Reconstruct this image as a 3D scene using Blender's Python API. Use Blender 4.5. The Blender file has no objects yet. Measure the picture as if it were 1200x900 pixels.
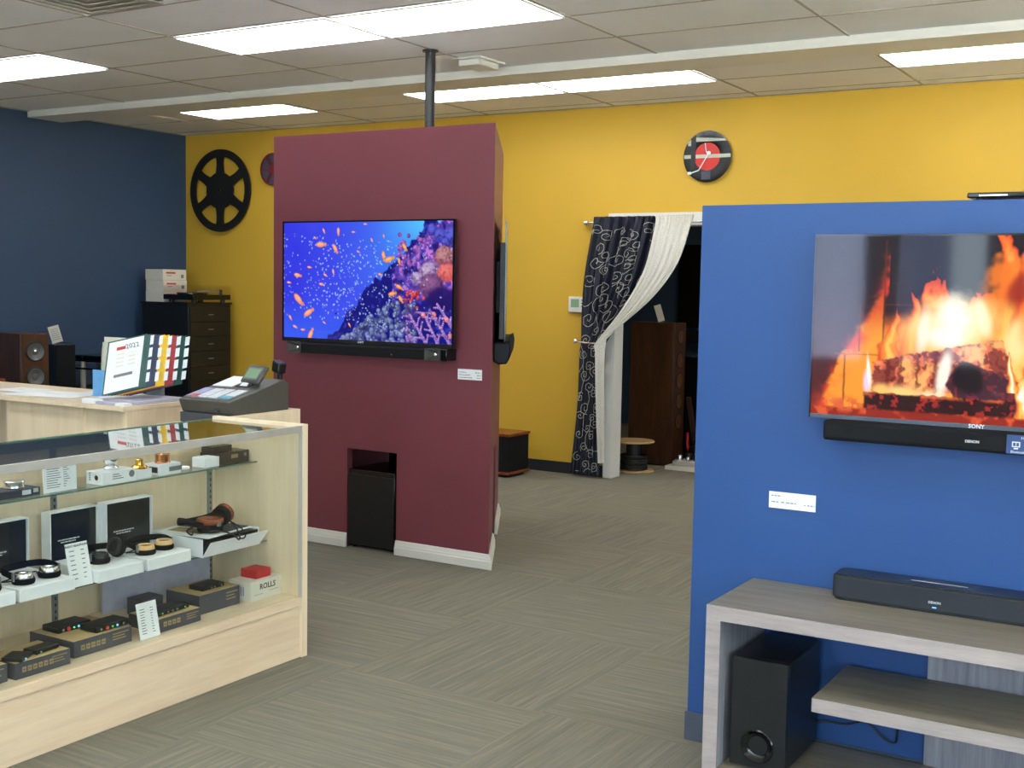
import bpy, math, random
import numpy as np
from mathutils import Matrix, Vector
random.seed(7)
SC = bpy.context.scene
COL = SC.collection
PI = math.pi

# ------------------------------------------------------------------ camera, world, light, exposure
YAW, PITCH, ROLL, FPX = 0.54303681, 0.08044103, 0.01766414, 1415.73
EYE = 1.556
def set_camera():
    f = Vector((-math.sin(YAW)*math.cos(PITCH), math.cos(YAW)*math.cos(PITCH), -math.sin(PITCH)))
    r = Vector((math.cos(YAW), math.sin(YAW), 0)); u = r.cross(f)
    r2 = r*math.cos(ROLL)+u*math.sin(ROLL); u2 = -r*math.sin(ROLL)+u*math.cos(ROLL)
    cd = bpy.data.cameras.new('camera'); cd.sensor_width = 36; cd.lens = 36*FPX/1200
    cd.clip_start = .05; cd.clip_end = 200
    co = bpy.data.objects.new('camera', cd); COL.objects.link(co)
    m = Matrix((r2, u2, -f)).transposed().to_4x4(); m.translation = (0, 0, EYE)
    co.matrix_world = m; SC.camera = co
set_camera()
PANEL_STRENGTH = 3.2      # ceiling lights
SKY_STRENGTH = 4.0        # daylight outside the shop front
SC.view_settings.view_transform = 'Standard'; SC.view_settings.look = 'None'
SC.view_settings.gamma = 1; SC.view_settings.exposure = 1.4
SC.view_settings.use_curve_mapping = False
w = bpy.data.worlds.new('sky'); SC.world = w; w.use_nodes = True
sl_ = bpy.data.lights.new('sun', 'SUN'); sl_.energy = 60.0; sl_.angle = .02; sl_.color = (1, .96, .9)
so_ = bpy.data.objects.new('sun', sl_); COL.objects.link(so_)
so_.rotation_euler = Vector((.25, -.60, -1)).to_track_quat('-Z', 'Y').to_euler()     # high sun from behind the shop: lights the street only
bg = w.node_tree.nodes['Background']; bg.inputs[0].default_value = (.68, .84, 1, 1); bg.inputs[1].default_value = SKY_STRENGTH

# ------------------------------------------------------------------ materials
def lin(c):
    c = np.asarray(c, float)/255.
    return np.where(c <= .04045, c/12.92, ((c+.055)/1.055)**2.4)
def rgba(c):
    l = lin(c); return (float(l[0]), float(l[1]), float(l[2]), 1)
class NT:
    def __init__(s, name):
        s.m = bpy.data.materials.new(name); s.m.use_nodes = True
        s.n = s.m.node_tree.nodes; s.l = s.m.node_tree.links
        s.b = s.n['Principled BSDF']; s.out = s.n['Material Output']
    def node(s, t, **k):
        n = s.n.new(t)
        for a, v in k.items():
            if a.startswith('i_'):
                n.inputs[int(a[2:])].default_value = v
            else: setattr(n, a, v)
        return n
    def link(s, a, b): s.l.new(a, b)
    def math(s, op, a, b=None):
        n = s.n.new('ShaderNodeMath'); n.operation = op
        for i, v in enumerate((a, b)):
            if v is None: continue
            if isinstance(v, (int, float)): n.inputs[i].default_value = v
            else: s.l.new(v, n.inputs[i])
        return n.outputs[0]
    def ramp(s, fac, stops):
        n = s.n.new('ShaderNodeValToRGB'); s.l.new(fac, n.inputs[0])
        e = n.color_ramp.elements
        while len(e) < len(stops): e.new(.5)
        for i, (p, c) in enumerate(stops): e[i].position = p; e[i].color = c
        return n.outputs[0]
    def pos(s): return s.n.new('ShaderNodeNewGeometry').outputs['Position']
    def noise(s, vec, scale, detail=3, stretch=None, rough=.5):
        if stretch:
            mp = s.n.new('ShaderNodeMapping'); mp.inputs['Scale'].default_value = stretch
            s.l.new(vec, mp.inputs[0]); vec = mp.outputs[0]
        n = s.n.new('ShaderNodeTexNoise'); n.inputs['Scale'].default_value = scale
        n.inputs['Detail'].default_value = detail; n.inputs['Roughness'].default_value = rough
        s.l.new(vec, n.inputs['Vector']); return n.outputs['Fac']
    def bump(s, h, strength, dist=.002):
        n = s.n.new('ShaderNodeBump'); n.inputs['Strength'].default_value = strength
        n.inputs['Distance'].default_value = dist; s.l.new(h, n.inputs['Height'])
        s.l.new(n.outputs[0], s.b.inputs['Normal'])
def mat(name, c, rough=.5, metal=0, spec=.5, emit=0, vary=.06, vscale=30, bump=0, coat=0):
    """flat colour with a little procedural variation"""
    t = NT(name); b = t.b
    b.inputs['Roughness'].default_value = rough; b.inputs['Metallic'].default_value = metal
    b.inputs['Specular IOR Level'].default_value = spec
    if coat: b.inputs['Coat Weight'].default_value = coat; b.inputs['Coat Roughness'].default_value = .05
    col = rgba(c)
    nf = t.noise(t.pos(), vscale, 3)
    lo = tuple(x*(1-vary) for x in col[:3])+(1,); hi = tuple(min(1, x*(1+vary)) for x in col[:3])+(1,)
    o = t.ramp(nf, [(.3, lo), (.7, hi)]); t.link(o, b.inputs['Base Color'])
    if emit:
        t.link(o, b.inputs['Emission Color']); b.inputs['Emission Strength'].default_value = emit
    if bump: t.bump(nf, bump)
    return t.m
def wood(name, c1, c2, stretch, scale=6, rough=.45, bump=.05):
    t = NT(name); p = t.pos()
    n1 = t.noise(p, scale, 6, stretch, .62)
    n2 = t.noise(p, scale*7, 3, stretch, .6)
    m = t.math('ADD', t.math('MULTIPLY', n1, .7), t.math('MULTIPLY', n2, .3))
    o = t.ramp(m, [(.33, rgba(c1)), (.68, rgba(c2))]); t.link(o, t.b.inputs['Base Color'])
    t.b.inputs['Roughness'].default_value = rough; t.bump(n2, bump)
    return t.m
def paint(name, c, rough=.55, spec=.4):
    t = NT(name); p = t.pos(); n = t.noise(p, 260, 2); n2 = t.noise(p, 1.3, 2)
    col = rgba(c); o = t.ramp(n2, [(.3, tuple(x*.96 for x in col[:3])+(1,)), (.7, tuple(min(1, x*1.04) for x in col[:3])+(1,))])
    t.link(o, t.b.inputs['Base Color']); t.b.inputs['Roughness'].default_value = rough
    t.b.inputs['Specular IOR Level'].default_value = spec; t.bump(n, .08, .001); return t.m
def glassmat(name, tint=(1, 1, 1, 1), ior=1.5, boost=1.0):
    t = NT(name); t.n.remove(t.b)
    tr = t.node('ShaderNodeBsdfTransparent'); tr.inputs[0].default_value = tint
    gl = t.node('ShaderNodeBsdfGlossy'); gl.inputs['Roughness'].default_value = .02
    lw = t.node('ShaderNodeLayerWeight'); lw.inputs['Blend'].default_value = .5
    mx = t.node('ShaderNodeMixShader'); f0 = ((ior-1)/(ior+1))**2
    f = t.math('MINIMUM', t.math('MULTIPLY', t.math('ADD', t.math('MULTIPLY', t.math('POWER', lw.outputs['Facing'], 5), 1-f0), f0), boost), .95)
    t.link(f, mx.inputs[0]); t.link(tr.outputs[0], mx.inputs[1]); t.link(gl.outputs[0], mx.inputs[2])
    t.link(mx.outputs[0], t.out.inputs[0]); return t.m
def vcol(name, rough=.3, emit=0, spec=.5, bump=0):
    t = NT(name); a = t.node('ShaderNodeAttribute', attribute_name='Col')
    if emit:
        t.b.inputs['Base Color'].default_value = (.004, .004, .005, 1)
        t.link(a.outputs['Color'], t.b.inputs['Emission Color']); t.b.inputs['Emission Strength'].default_value = emit
    else: t.link(a.outputs['Color'], t.b.inputs['Base Color'])
    t.b.inputs['Roughness'].default_value = rough; t.b.inputs['Specular IOR Level'].default_value = spec
    return t.m

M = {}
def carpet():
    t = NT('carpet_tiles'); p = t.pos(); sp = t.node('ShaderNodeSeparateXYZ'); t.link(p, sp.inputs[0])
    T = .9
    ix = t.math('FLOOR', t.math('DIVIDE', t.math('ADD', sp.outputs[0], 3.02), T))
    iy = t.math('FLOOR', t.math('DIVIDE', t.math('ADD', sp.outputs[1], -4.67), T))
    par = t.math('ABSOLUTE', t.math('MODULO', t.math('ADD', ix, iy), 2))
    # a shift per tile so that the stripes of two tiles never continue
    sh = t.math('ADD', t.math('MULTIPLY', ix, 3.17), t.math('MULTIPLY', iy, 7.73))
    ca = t.node('ShaderNodeCombineXYZ'); cb = t.node('ShaderNodeCombineXYZ')
    for c, (along, across) in ((ca, (0, 1)), (cb, (1, 0))):
        t.link(t.math('MULTIPLY', sp.outputs[along], 1.6), c.inputs[0])
        t.link(t.math('MULTIPLY', sp.outputs[across], 44), c.inputs[1])
        t.link(sh, c.inputs[2])
    mx = t.node('ShaderNodeMix', data_type='VECTOR'); t.link(par, mx.inputs[0])
    t.link(ca.outputs[0], mx.inputs[4]); t.link(cb.outputs[0], mx.inputs[5])
    n = t.noise(mx.outputs[1], 1.5, 4, None, .7)
    fine = t.noise(p, 420, 2)
    tn = t.node('ShaderNodeTexWhiteNoise', noise_dimensions='1D'); t.link(sh, tn.inputs['W'])
    v = t.math('ADD', t.math('ADD', t.math('MULTIPLY', n, .72), t.math('MULTIPLY', fine, .24)), t.math('MULTIPLY', tn.outputs[0], .035))
    o = t.ramp(v, [(.30, rgba((106, 103, 91))), (.50, rgba((125, 121, 107))), (.70, rgba((144, 140, 124)))])
    t.link(o, t.b.inputs['Base Color']); t.b.inputs['Roughness'].default_value = .95
    t.b.inputs['Specular IOR Level'].default_value = .1; t.bump(fine, .5, .004); return t.m
def ceiling_mat():
    t = NT('ceiling_tile'); p = t.pos(); f = t.noise(p, 160, 4, None, .7); n = t.noise(p, .9, 2)
    v = t.math('ADD', t.math('MULTIPLY', f, .6), t.math('MULTIPLY', n, .4))
    o = t.ramp(v, [(.35, rgba((220, 219, 218))), (.6, rgba((238, 238, 238)))])
    t.link(o, t.b.inputs['Base Color']); t.b.inputs['Roughness'].default_value = .9; t.bump(f, .3, .002); return t.m
def fabric(name, c, scale=900):
    return mat(name, c, .9, 0, .2, vary=.2, vscale=scale, bump=.3)

M['carpet'] = carpet(); M['ceil'] = ceiling_mat()
M['yellow'] = paint('mustard_yellow_paint', (214, 171, 56))
M['navywall'] = paint('dark_blue_paint', (54, 77, 106))
M['burg'] = paint('burgundy_paint', (118, 58, 68), .40, .5)
M['blue'] = paint('blue_paint', (37, 76, 134), .5)
M['white'] = paint('white_paint', (222, 220, 212), .5)
M['offwall'] = paint('beige_wall_paint', (190, 184, 170))
M['grid'] = mat('grid_bar_metal', (160, 154, 140), .6)
M['panel'] = mat('lamp_diffuser', (248, 251, 255), .6, emit=PANEL_STRENGTH, vary=0)
M['rubber'] = mat('grey_vinyl_base', (72, 80, 92), .45)
M['darkbase'] = mat('charcoal_vinyl_base', (38, 40, 44), .5)
M['maple'] = wood('maple_laminate', (222, 200, 166), (236, 218, 188), (6, 6, .45), 3, .4, .02)
M['mapleh'] = wood('maple_laminate_lengthwise', (216, 190, 158), (234, 214, 184), (5, .5, 8), 3, .4, .02)
M['alu'] = mat('brushed_aluminium', (184, 182, 174), .4, .25, .5, vary=.04)
M['steel'] = mat('slotted_steel', (140, 144, 142), .4, .4)
M['chrome'] = mat('chrome', (232, 232, 234), .22, 1, vary=.02)
M['gold'] = mat('polished_gold', (232, 172, 74), .15, 1, vary=.05)
M['copper'] = mat('polished_copper', (226, 160, 118), .18, 1, vary=.05)
M['glass'] = glassmat('clear_glass', (.97, .99, .975, 1), 1.5, 1.0)
M['topglass'] = glassmat('counter_top_glass', (.94, .965, .95, 1), 1.55, 1.35)
M['glassedge'] = mat('green_glass_edge', (98, 130, 114), .15, 0, .6)
M['black'] = mat('black_plastic', (20, 20, 22), .4, vary=.15)
M['gloss'] = mat('gloss_black', (10, 11, 12), .12, vary=.1)
M['satin'] = mat('satin_black', (24, 26, 28), .3, vary=.1)
M['cloth'] = fabric('black_speaker_cloth', (26, 27, 29))
M['greycloth'] = fabric('dark_grey_speaker_cloth', (52, 55, 60))
M['rubberblk'] = mat('black_cable', (18, 18, 18), .5)
M['foam'] = fabric('black_foam', (22, 21, 22), 500)
M['walnut'] = wood('walnut_veneer', (48, 29, 20), (84, 52, 34), (4, 4, .5), 5, .3)
M['mahog'] = wood('mahogany', (110, 48, 24), (152, 74, 40), (5, 5, 2), 9, .25)
M['oakring'] = wood('light_wood', (206, 160, 102), (228, 188, 134), (5, 5, 2), 9, .35)
M['ashtop'] = wood('grey_oak_top', (100, 93, 80), (138, 129, 112), (.55, 9, 9), 4, .42, .1)
M['ashedge'] = wood('grey_oak_edge', (146, 137, 135), (172, 162, 158), (.7, 9, 9), 4, .5, .1)
M['ashvert'] = wood('grey_oak_upright', (112, 112, 120), (158, 156, 162), (12, 12, .5), 4, .5, .1)
M['card'] = mat('white_card', (236, 238, 238), .6, vary=.02)
M['box'] = mat('white_carton', (238, 239, 241), .5, vary=.02)
M['cream'] = mat('cream_carton', (222, 216, 200), .6, vary=.02)
M['print'] = mat('grey_print', (120, 122, 128), .6)
M['darkprint'] = mat('dark_print', (50, 50, 56), .6)
M['blueprint'] = mat('blue_grey_print', (128, 142, 178), .6)
M['redprint'] = mat('red_print', (196, 60, 52), .6)
M['whiteprint'] = mat('white_print', (215, 218, 222), .6)
M['kraft'] = mat('kraft_board', (186, 158, 110), .8, vary=.06)
M['sleeve'] = mat('dark_slate_sleeve', (70, 70, 78), .6)
M['goldprint'] = mat('tan_print', (158, 134, 94), .6)
M['red'] = mat('red_carton', (190, 38, 42), .5)
M['lilac'] = mat('pale_grey_board', (182, 180, 198), .4)
M['grey'] = mat('warm_grey_plastic', (76, 74, 68), .45)
M['midgrey'] = mat('mid_grey_plastic', (118, 118, 122), .45)
M['lcd'] = mat('green_lcd', (118, 148, 116), .3, emit=.12)
M['keywhite'] = mat('pale_keys', (214, 216, 222), .5)
M['keyred'] = mat('red_key', (206, 110, 104), .5)
M['keyblue'] = mat('turquoise_key', (96, 176, 196), .5)
M['keylilac'] = mat('lilac_key', (170, 170, 208), .5)
M['pgreen'] = mat('dark_green_frame', (36, 84, 78), .4)
M['pnavy'] = mat('navy_frame', (44, 50, 84), .4)
M['pyellow'] = mat('yellow_frame', (248, 200, 30), .4)
M['pred'] = mat('red_frame', (176, 52, 58), .4)
M['white_sheer'] = fabric('white_sheer_cloth', (224, 220, 208), 200)
M['navycloth'] = mat('navy_satin', (26, 28, 46), .5, 0, .6, vary=.2, vscale=200)
M['thread'] = mat('silver_thread', (205, 202, 188), .5, .1)
M['reel'] = mat('black_reel_metal', (22, 22, 20), .5)
M['reelred'] = mat('red_lacquer', (122, 34, 38), .45)
M['reelgrey'] = mat('slate_metal', (74, 74, 88), .45)
M['vinyl'] = mat('record_black', (18, 20, 20), .22, vary=.1)
M['labelred'] = mat('red_record_label', (206, 38, 30), .4)
M['palegreen'] = mat('grey_green_print', (186, 190, 172), .5)
M['silverled'] = mat('small_blue_light', (90, 150, 255), .4, emit=1.2)
M['greenled'] = mat('small_green_light', (90, 200, 90), .4, emit=.25)
M['blueled'] = mat('cyan_light', (110, 190, 230), .4, emit=.4)
M['clear'] = glassmat('clear_acrylic', (1, 1, 1, 1), 1.4, .4)
M['brochure'] = mat('sky_blue_brochure', (108, 170, 220), .4)
M['facade'] = mat('added_facade', (112, 122, 150), .9)
M['bronze'] = mat('bronze_cone', (120, 84, 58), .35, .4)
M['concrete'] = mat('grey_concrete', (200, 197, 190), .9)
M['sticker'] = mat('deep_blue_sticker', (38, 66, 118), .35)
M['amber'] = mat('yellow_badge', (222, 170, 30), .4)
M['tan'] = mat('plywood', (176, 146, 100), .6)

# ------------------------------------------------------------------ mesh building
class MB:
    def __init__(s): s.v = []; s.f = []; s.k = []; s.mats = []
    def mi(s, m):
        if m not in s.mats: s.mats.append(m)
        return s.mats.index(m)
    def add(s, vs, fs, m, T=None):
        o = len(s.v); k = s.mi(m)
        s.v += [tuple(T @ Vector(p)) if T else tuple(p) for p in vs]
        s.f += [tuple(i+o for i in f) for f in fs]; s.k += [k]*len(fs)
        return s
    def box(s, a, b, m, T=None):
        x0, y0, z0 = [min(a[i], b[i]) for i in range(3)]; x1, y1, z1 = [max(a[i], b[i]) for i in range(3)]
        return s.add([(x0,y0,z0),(x1,y0,z0),(x1,y1,z0),(x0,y1,z0),(x0,y0,z1),(x1,y0,z1),(x1,y1,z1),(x0,y1,z1)],
            [(0,3,2,1),(4,5,6,7),(0,1,5,4),(1,2,6,5),(2,3,7,6),(3,0,4,7)], m, T)
    def prism(s, poly, a, b, m, axis='Z', T=None):
        """poly (2-D, ccw) extruded from a to b along axis; 'X': poly=(y,z), 'Y': poly=(x,z), 'Z': poly=(x,y)"""
        n = len(poly)
        mk = {'Z': lambda p, t: (p[0], p[1], t), 'X': lambda p, t: (t, p[0], p[1]), 'Y': lambda p, t: (p[0], t, p[1])}[axis]
        vs = [mk(p, a) for p in poly]+[mk(p, b) for p in poly]
        fs = [tuple(range(n))[::-1], tuple(range(n, 2*n))]+[(i, (i+1) % n, (i+1) % n+n, i+n) for i in range(n)]
        return s.add(vs, fs, m, T)
    def lathe(s, prof, m, n=32, T=None, closed=False):
        """prof: (r, z) from bottom to top"""
        vs = []; fs = []
        for r, z in prof:
            for i in range(n):
                a = 2*PI*i/n; vs.append((r*math.cos(a), r*math.sin(a), z))
        K = len(prof)
        for j in range(K-1 if not closed else K):
            j2 = (j+1) % K
            for i in range(n):
                i2 = (i+1) % n; fs.append((j*n+i, j*n+i2, j2*n+i2, j2*n+i))
        if not closed:
            fs.append(tuple(range(n))[::-1]); fs.append(tuple((K-1)*n+i for i in range(n)))
        return s.add(vs, fs, m, T)
    def cyl(s, p0, p1, r, m, n=16, r1=None, T=None):
        p0 = Vector(p0); p1 = Vector(p1); d = p1-p0
        q = Matrix.Translation(p0) @ d.to_track_quat('Z', 'Y').to_matrix().to_4x4()
        if T: q = T @ q
        return s.lathe([(r, 0), (r if r1 is None else r1, d.length)], m, n, q)
    def tube(s, pts, r, m, n=8, flat=None, T=None):
        P = [Vector(p) for p in pts]; vs = []; fs = []; up = Vector((0, 0, 1))
        for i, p in enumerate(P):
            d = (P[min(i+1, len(P)-1)]-P[max(i-1, 0)]).normalized()
            a = d.cross(up)
            if a.length < .05: a = d.cross(Vector((0, 1, 0)))
            a.normalize(); b = a.cross(d)
            for k in range(n):
                t = 2*PI*k/n; vs.append(p+a*(math.cos(t)*(flat[0] if flat else r))+b*(math.sin(t)*(flat[1] if flat else r)))
        for i in range(len(P)-1):
            for k in range(n): fs.append((i*n+k, i*n+(k+1) % n, (i+1)*n+(k+1) % n, (i+1)*n+k))
        fs.append(tuple(range(n))[::-1]); fs.append(tuple((len(P)-1)*n+k for k in range(n)))
        return s.add(vs, fs, m, T)
    def grid(s, F, nu, nv, m, T=None):
        vs = [F(i/nu, j/nv) for j in range(nv+1) for i in range(nu+1)]
        fs = [(j*(nu+1)+i, j*(nu+1)+i+1, (j+1)*(nu+1)+i+1, (j+1)*(nu+1)+i) for j in range(nv) for i in range(nu)]
        return s.add(vs, fs, m, T)
    def text(s, txt, size, m, T, extrude=.0006, bold=False):
        cu = bpy.data.curves.new('t', 'FONT'); cu.body = txt; cu.size = size; cu.align_x = 'CENTER'; cu.align_y = 'CENTER'
        cu.extrude = extrude; cu.resolution_u = 2
        if bold: cu.offset = size*.02
        o = bpy.data.objects.new('t', cu); COL.objects.link(o)
        me = bpy.data.meshes.new_from_object(o.evaluated_get(bpy.context.evaluated_depsgraph_get()))
        s.add([v.co[:] for v in me.vertices], [tuple(p.vertices) for p in me.polygons], m, T)
        bpy.data.objects.remove(o); bpy.data.curves.remove(cu); bpy.data.meshes.remove(me); return s
def root_matrix(o):
    return Matrix.LocRotScale(o.location, o.rotation_euler, None)
def top_of(o):
    while o.parent: o = o.parent
    return o
def part(name, mb, parent=None, world=True, bevel=0, smooth=35, segs=2):
    """link one mesh object; world=True means that the vertices are in world coordinates"""
    me = bpy.data.meshes.new(name)
    vs = mb.v
    if parent is not None and world:
        R = top_of(parent)
        if R.type == 'EMPTY':
            inv = root_matrix(R).inverted(); vs = [tuple(inv @ Vector(p)) for p in vs]
    me.from_pydata(vs, [], mb.f)
    for m in mb.mats: me.materials.append(M[m])
    me.polygons.foreach_set('material_index', mb.k)
    me.update()
    if smooth:
        me.shade_smooth(); me.set_sharp_from_angle(angle=math.radians(smooth))
    o = bpy.data.objects.new(name, me); COL.objects.link(o)
    if parent is not None: o.parent = parent
    if bevel:
        b = o.modifiers.new('bevel', 'BEVEL'); b.width = bevel; b.segments = segs; b.limit_method = 'ANGLE'
        b.angle_limit = math.radians(40)
    return o
def thing(name, label, cat, loc=(0, 0, 0), rz=0, group=None):
    o = bpy.data.objects.new(name, None); COL.objects.link(o); o.location = loc; o.rotation_euler = (0, 0, rz)
    o.empty_display_size = .1; o['label'] = label; o['category'] = cat
    if group: o['group'] = group
    return o
def tag(o, label, cat, group=None):
    o['label'] = label; o['category'] = cat
    if group: o['group'] = group
    return o
def struct(name, mb, bevel=0):
    o = part(name, mb, None, bevel=bevel); o['kind'] = 'structure'; return o
def dup(root, loc, rz, label, group=None):
    r = root.copy(); COL.objects.link(r); r.location = loc; r.rotation_euler = (0, 0, rz); r['label'] = label
    if group: r['group'] = group
    def rec(src, dst):
        for ch in list(src.children):
            c = ch.copy(); COL.objects.link(c); c.parent = dst; rec(ch, c)
    rec(root, r); return r
def facing(nx, ny, at):
    """matrix that stands text / flat art (drawn in local XY) upright at a point, facing the horizontal normal (nx, ny)"""
    n = Vector((nx, ny, 0)).normalized(); x = Vector((0, 0, 1)).cross(n); z = Vector((0, 0, 1))
    m = Matrix((x, z, n)).transposed().to_4x4(); m.translation = at; return m

# ------------------------------------------------------------------ the room shell
ZC = 3.02; XL = -9.25; YB = 8.86; XR = 3.6; YF = -2.6
DX0, DX1, DZ = -4.385, -3.15, 2.07     # doorway in the yellow wall
ROOM2 = (-6.9, -1.4, 12.6)
struct('floor', MB().box((XL-.1, YF-.1, -.1), (XR+.1, ROOM2[2]+.1, 0), 'carpet'))
struct('ceiling', MB().box((XL-.1, YF-.1, ZC), (XR+.1, ROOM2[2]+.1, ZC+.1), 'ceil'))
struct('wall_left', MB().box((XL-.12, YF, 0), (XL, YB, ZC), 'navywall'))
ADDED_WINS = [(1.0, 2.7), (4.2, 5.8)]  # unseen side windows, added to light the yellow wall, floor and ceiling
b = MB(); b.box((XR, YF, 0), (XR+.12, ADDED_WINS[0][0], ZC), 'offwall'); b.box((XR, ADDED_WINS[0][1], .6), (XR+.12, ADDED_WINS[1][0], 2.75), 'offwall'); b.box((XR, ADDED_WINS[1][1], 0), (XR+.12, YB, ZC), 'offwall')
b.box((XR, ADDED_WINS[0][0], 0), (XR+.12, ADDED_WINS[1][1], .6), 'offwall'); b.box((XR, ADDED_WINS[0][0], 2.75), (XR+.12, ADDED_WINS[1][1], ZC), 'offwall'); struct('wall_right', b)
def portal(cx_, cy_, n, wd, ht, cz_):
    ld = bpy.data.lights.new('daylight_portal', 'AREA'); ld.shape = 'RECTANGLE'; ld.size = wd; ld.size_y = ht
    ld.cycles.is_portal = True
    lo = bpy.data.objects.new('daylight_portal', ld); COL.objects.link(lo); lo.location = (cx_, cy_, cz_)
    lo.rotation_euler = Vector(n).to_track_quat('-Z', 'Z').to_euler()
for i, (a, c) in enumerate(ADDED_WINS):
    b = MB(); x0, x1 = XR+.04, XR+.09
    b.box((x0, a, .6), (x1, a+.05, 2.75), 'alu'); b.box((x0, c-.05, .6), (x1, c, 2.75), 'alu'); b.box((x0, a+.05, .6), (x1, c-.05, .65), 'alu'); b.box((x0, a+.05, 2.70), (x1, c-.05, 2.75), 'alu')
    b.box((XR+.06, a+.05, .65), (XR+.068, c-.05, 2.70), 'glass'); struct('window_%d' % (i+6), b); portal(XR+.16, (a+c)/2, (-1, 0, 0), c-a, 2.15, 1.675)  # frame and glass of an added side window
b = MB(); b.box((XL, YB, 0), (DX0, YB+.14, ZC), 'yellow'); b.box((DX1, YB, 0), (XR, YB+.14, ZC), 'yellow')
b.box((DX0, YB, DZ), (DX1, YB+.14, ZC), 'yellow'); struct('wall_back', b)
# storefront wall behind the camera, with window openings
SILL = .95
WINS = [(-4.2, -2.68), (-2.5, -1.72), (-1.3, .4), (.55, 2.1), (2.25, 3.45)]
b = MB(); b.box((XL, YF-.14, 0), (WINS[0][0], YF, ZC), 'offwall'); b.box((WINS[-1][1], YF-.14, 0), (XR, YF, ZC), 'offwall')
for (a, c), (d, e) in zip(WINS, WINS[1:]): b.box((c, YF-.14, SILL), (d, YF, 2.75), 'offwall')
b.box((WINS[0][0], YF-.14, 0), (WINS[-1][1], YF, SILL), 'offwall'); b.box((WINS[0][0], YF-.14, 2.75), (WINS[-1][1], YF, ZC), 'offwall')
struct('wall_front', b)
for i, (a, c) in enumerate(WINS):
    b = MB(); y0, y1 = YF-.10, YF-.04
    b.box((a, y0, SILL), (a+.05, y1, 2.75), 'alu'); b.box((c-.05, y0, SILL), (c, y1, 2.75), 'alu')
    b.box((a+.05, y0, SILL), (c-.05, y1, SILL+.05), 'alu'); b.box((a+.05, y0, 2.70), (c-.05, y1, 2.75), 'alu')
    b.box((a+.05, YF-.075, SILL+.05), (c-.05, YF-.067, 2.70), 'glass'); struct('window_%d' % (i+1), b)
    portal((a+c)/2, YF-.2, (0, 1, 0), c-a, 2.75-SILL, (2.75+SILL)/2)
struct('ground', MB().box((-14, -16, -.14), (18, YF-.15, -.06), 'concrete').box((XR+.13, YF-.149, -.14), (18, 18, -.06), 'concrete'))
struct('added_building', MB().box((-16, -20, -.14), (-5.5, -14, 6.0), 'facade'))  # unseen block, put in to dim one window's reflection on the fire screen
# room behind the doorway
b = MB(); b.box((ROOM2[0]-.1, YB+.14, 0), (ROOM2[0], ROOM2[2], ZC), 'navywall'); struct('wall_side_room_left', b)
b = MB(); b.box((ROOM2[1], YB+.14, 0), (ROOM2[1]+.1, ROOM2[2], ZC), 'navywall'); struct('wall_side_room_right', b)
b = MB(); b.box((ROOM2[0]-.1, ROOM2[2], 0), (ROOM2[1]+.1, ROOM2[2]+.1, ZC), 'navywall'); struct('wall_side_room_back', b)
# door casing
b = MB(); b.box((-4.45, YB-.02, 0), (-4.385, YB-.0005, DZ+.09), 'white'); b.box((DX0, YB-.02, 0), (DX0+.015, YB+.14, DZ), 'white')
b.box((DX0, YB-.02, DZ), (DX1, YB-.0005, DZ+.09), 'white'); b.box((DX0+.015, YB-.02, DZ-.015), (DX1, YB+.14, DZ), 'white')
struct('trim_1', b, .002)
b = MB(); b.box((XL, YB-.008, 0), (-4.452, YB-.0005, .095), 'darkbase'); b.box((DX1, YB-.008, 0), (XR, YB-.0005, .095), 'darkbase')
struct('baseboard_back', b)
struct('baseboard_left', MB().box((XL+.0005, YF, 0), (XL+.008, YB-.01, .095), 'darkbase'))
# boxed soffit beam and the grid of bars that carries the ceiling tiles
struct('trim_2', MB().box((XL+.0005, 7.0, ZC-.056), (XR-.0005, 7.36, ZC-.0005), 'white'))
b = MB(); gx = [-2.02-1.2*k for k in range(-4, 7)]; zb = ZC-.004
rows = [5.25-.6*k for k in range(-2, 14)]; rows2 = [7.47, 8.07, 8.67]
for x in gx:
    b.box((x-.008, YF, zb), (x+.008, 7.0, ZC-.0005), 'grid'); b.box((x-.008, 7.36, zb), (x+.008, YB, ZC-.0005), 'grid')
for y in rows+rows2: b.box((XL, y-.008, zb+.001), (XR, y+.008, ZC-.0005), 'grid')
b.box((XL+.0005, YF, zb-.002), (XL+.02, YB-.0005, ZC-.0005), 'grid'); b.box((XL+.02, YB-.02, zb-.002), (XR, YB-.0005, ZC-.0005), 'grid')
struct('trim_3', b)

# ------------------------------------------------------------------ ceiling lights
def light_at(x, y, label):
    t = thing('ceiling_light', label, 'ceiling light', (x, y, ZC-.006), 0, 'recessed ceiling light panels')
    f = MB(); X, Y = .585, .285
    f.box((x-X, y-Y, ZC-.012), (x-X+.012, y+Y, ZC-.004), 'white'); f.box((x+X-.012, y-Y, ZC-.012), (x+X, y+Y, ZC-.004), 'white')
    f.box((x-X+.012, y-Y, ZC-.012), (x+X-.012, y-Y+.012, ZC-.004), 'white'); f.box((x-X+.012, y+Y-.012, ZC-.012), (x+X-.012, y+Y, ZC-.004), 'white')
    part('frame', f, t)
    part('diffuser', MB().box((x-X+.012, y-Y+.012, ZC-.0135), (x+X-.012, y+Y-.012, ZC-.0045), 'panel'), t)
cx = lambda k: -2.02-1.2*k-.6
light_at(cx(4)-.02, 5.56, 'bright ceiling panel at the far left edge of the photo, cut by the frame')
light_at(cx(2), 5.56, 'bright ceiling panel left of and next to the largest one at the top')
light_at(cx(1), 5.56, 'largest bright ceiling panel at top centre, cut by the top edge of the photo')
light_at(cx(4)+.01, 7.77, 'bright ceiling panel above the black film reel, beyond the beam')
light_at(cx(2), 7.77, 'bright ceiling panel crossed by the black pole above the burgundy partition')
light_at(cx(1), 7.77, 'bright ceiling panel beyond the beam, between the pole and the record clock')
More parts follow.
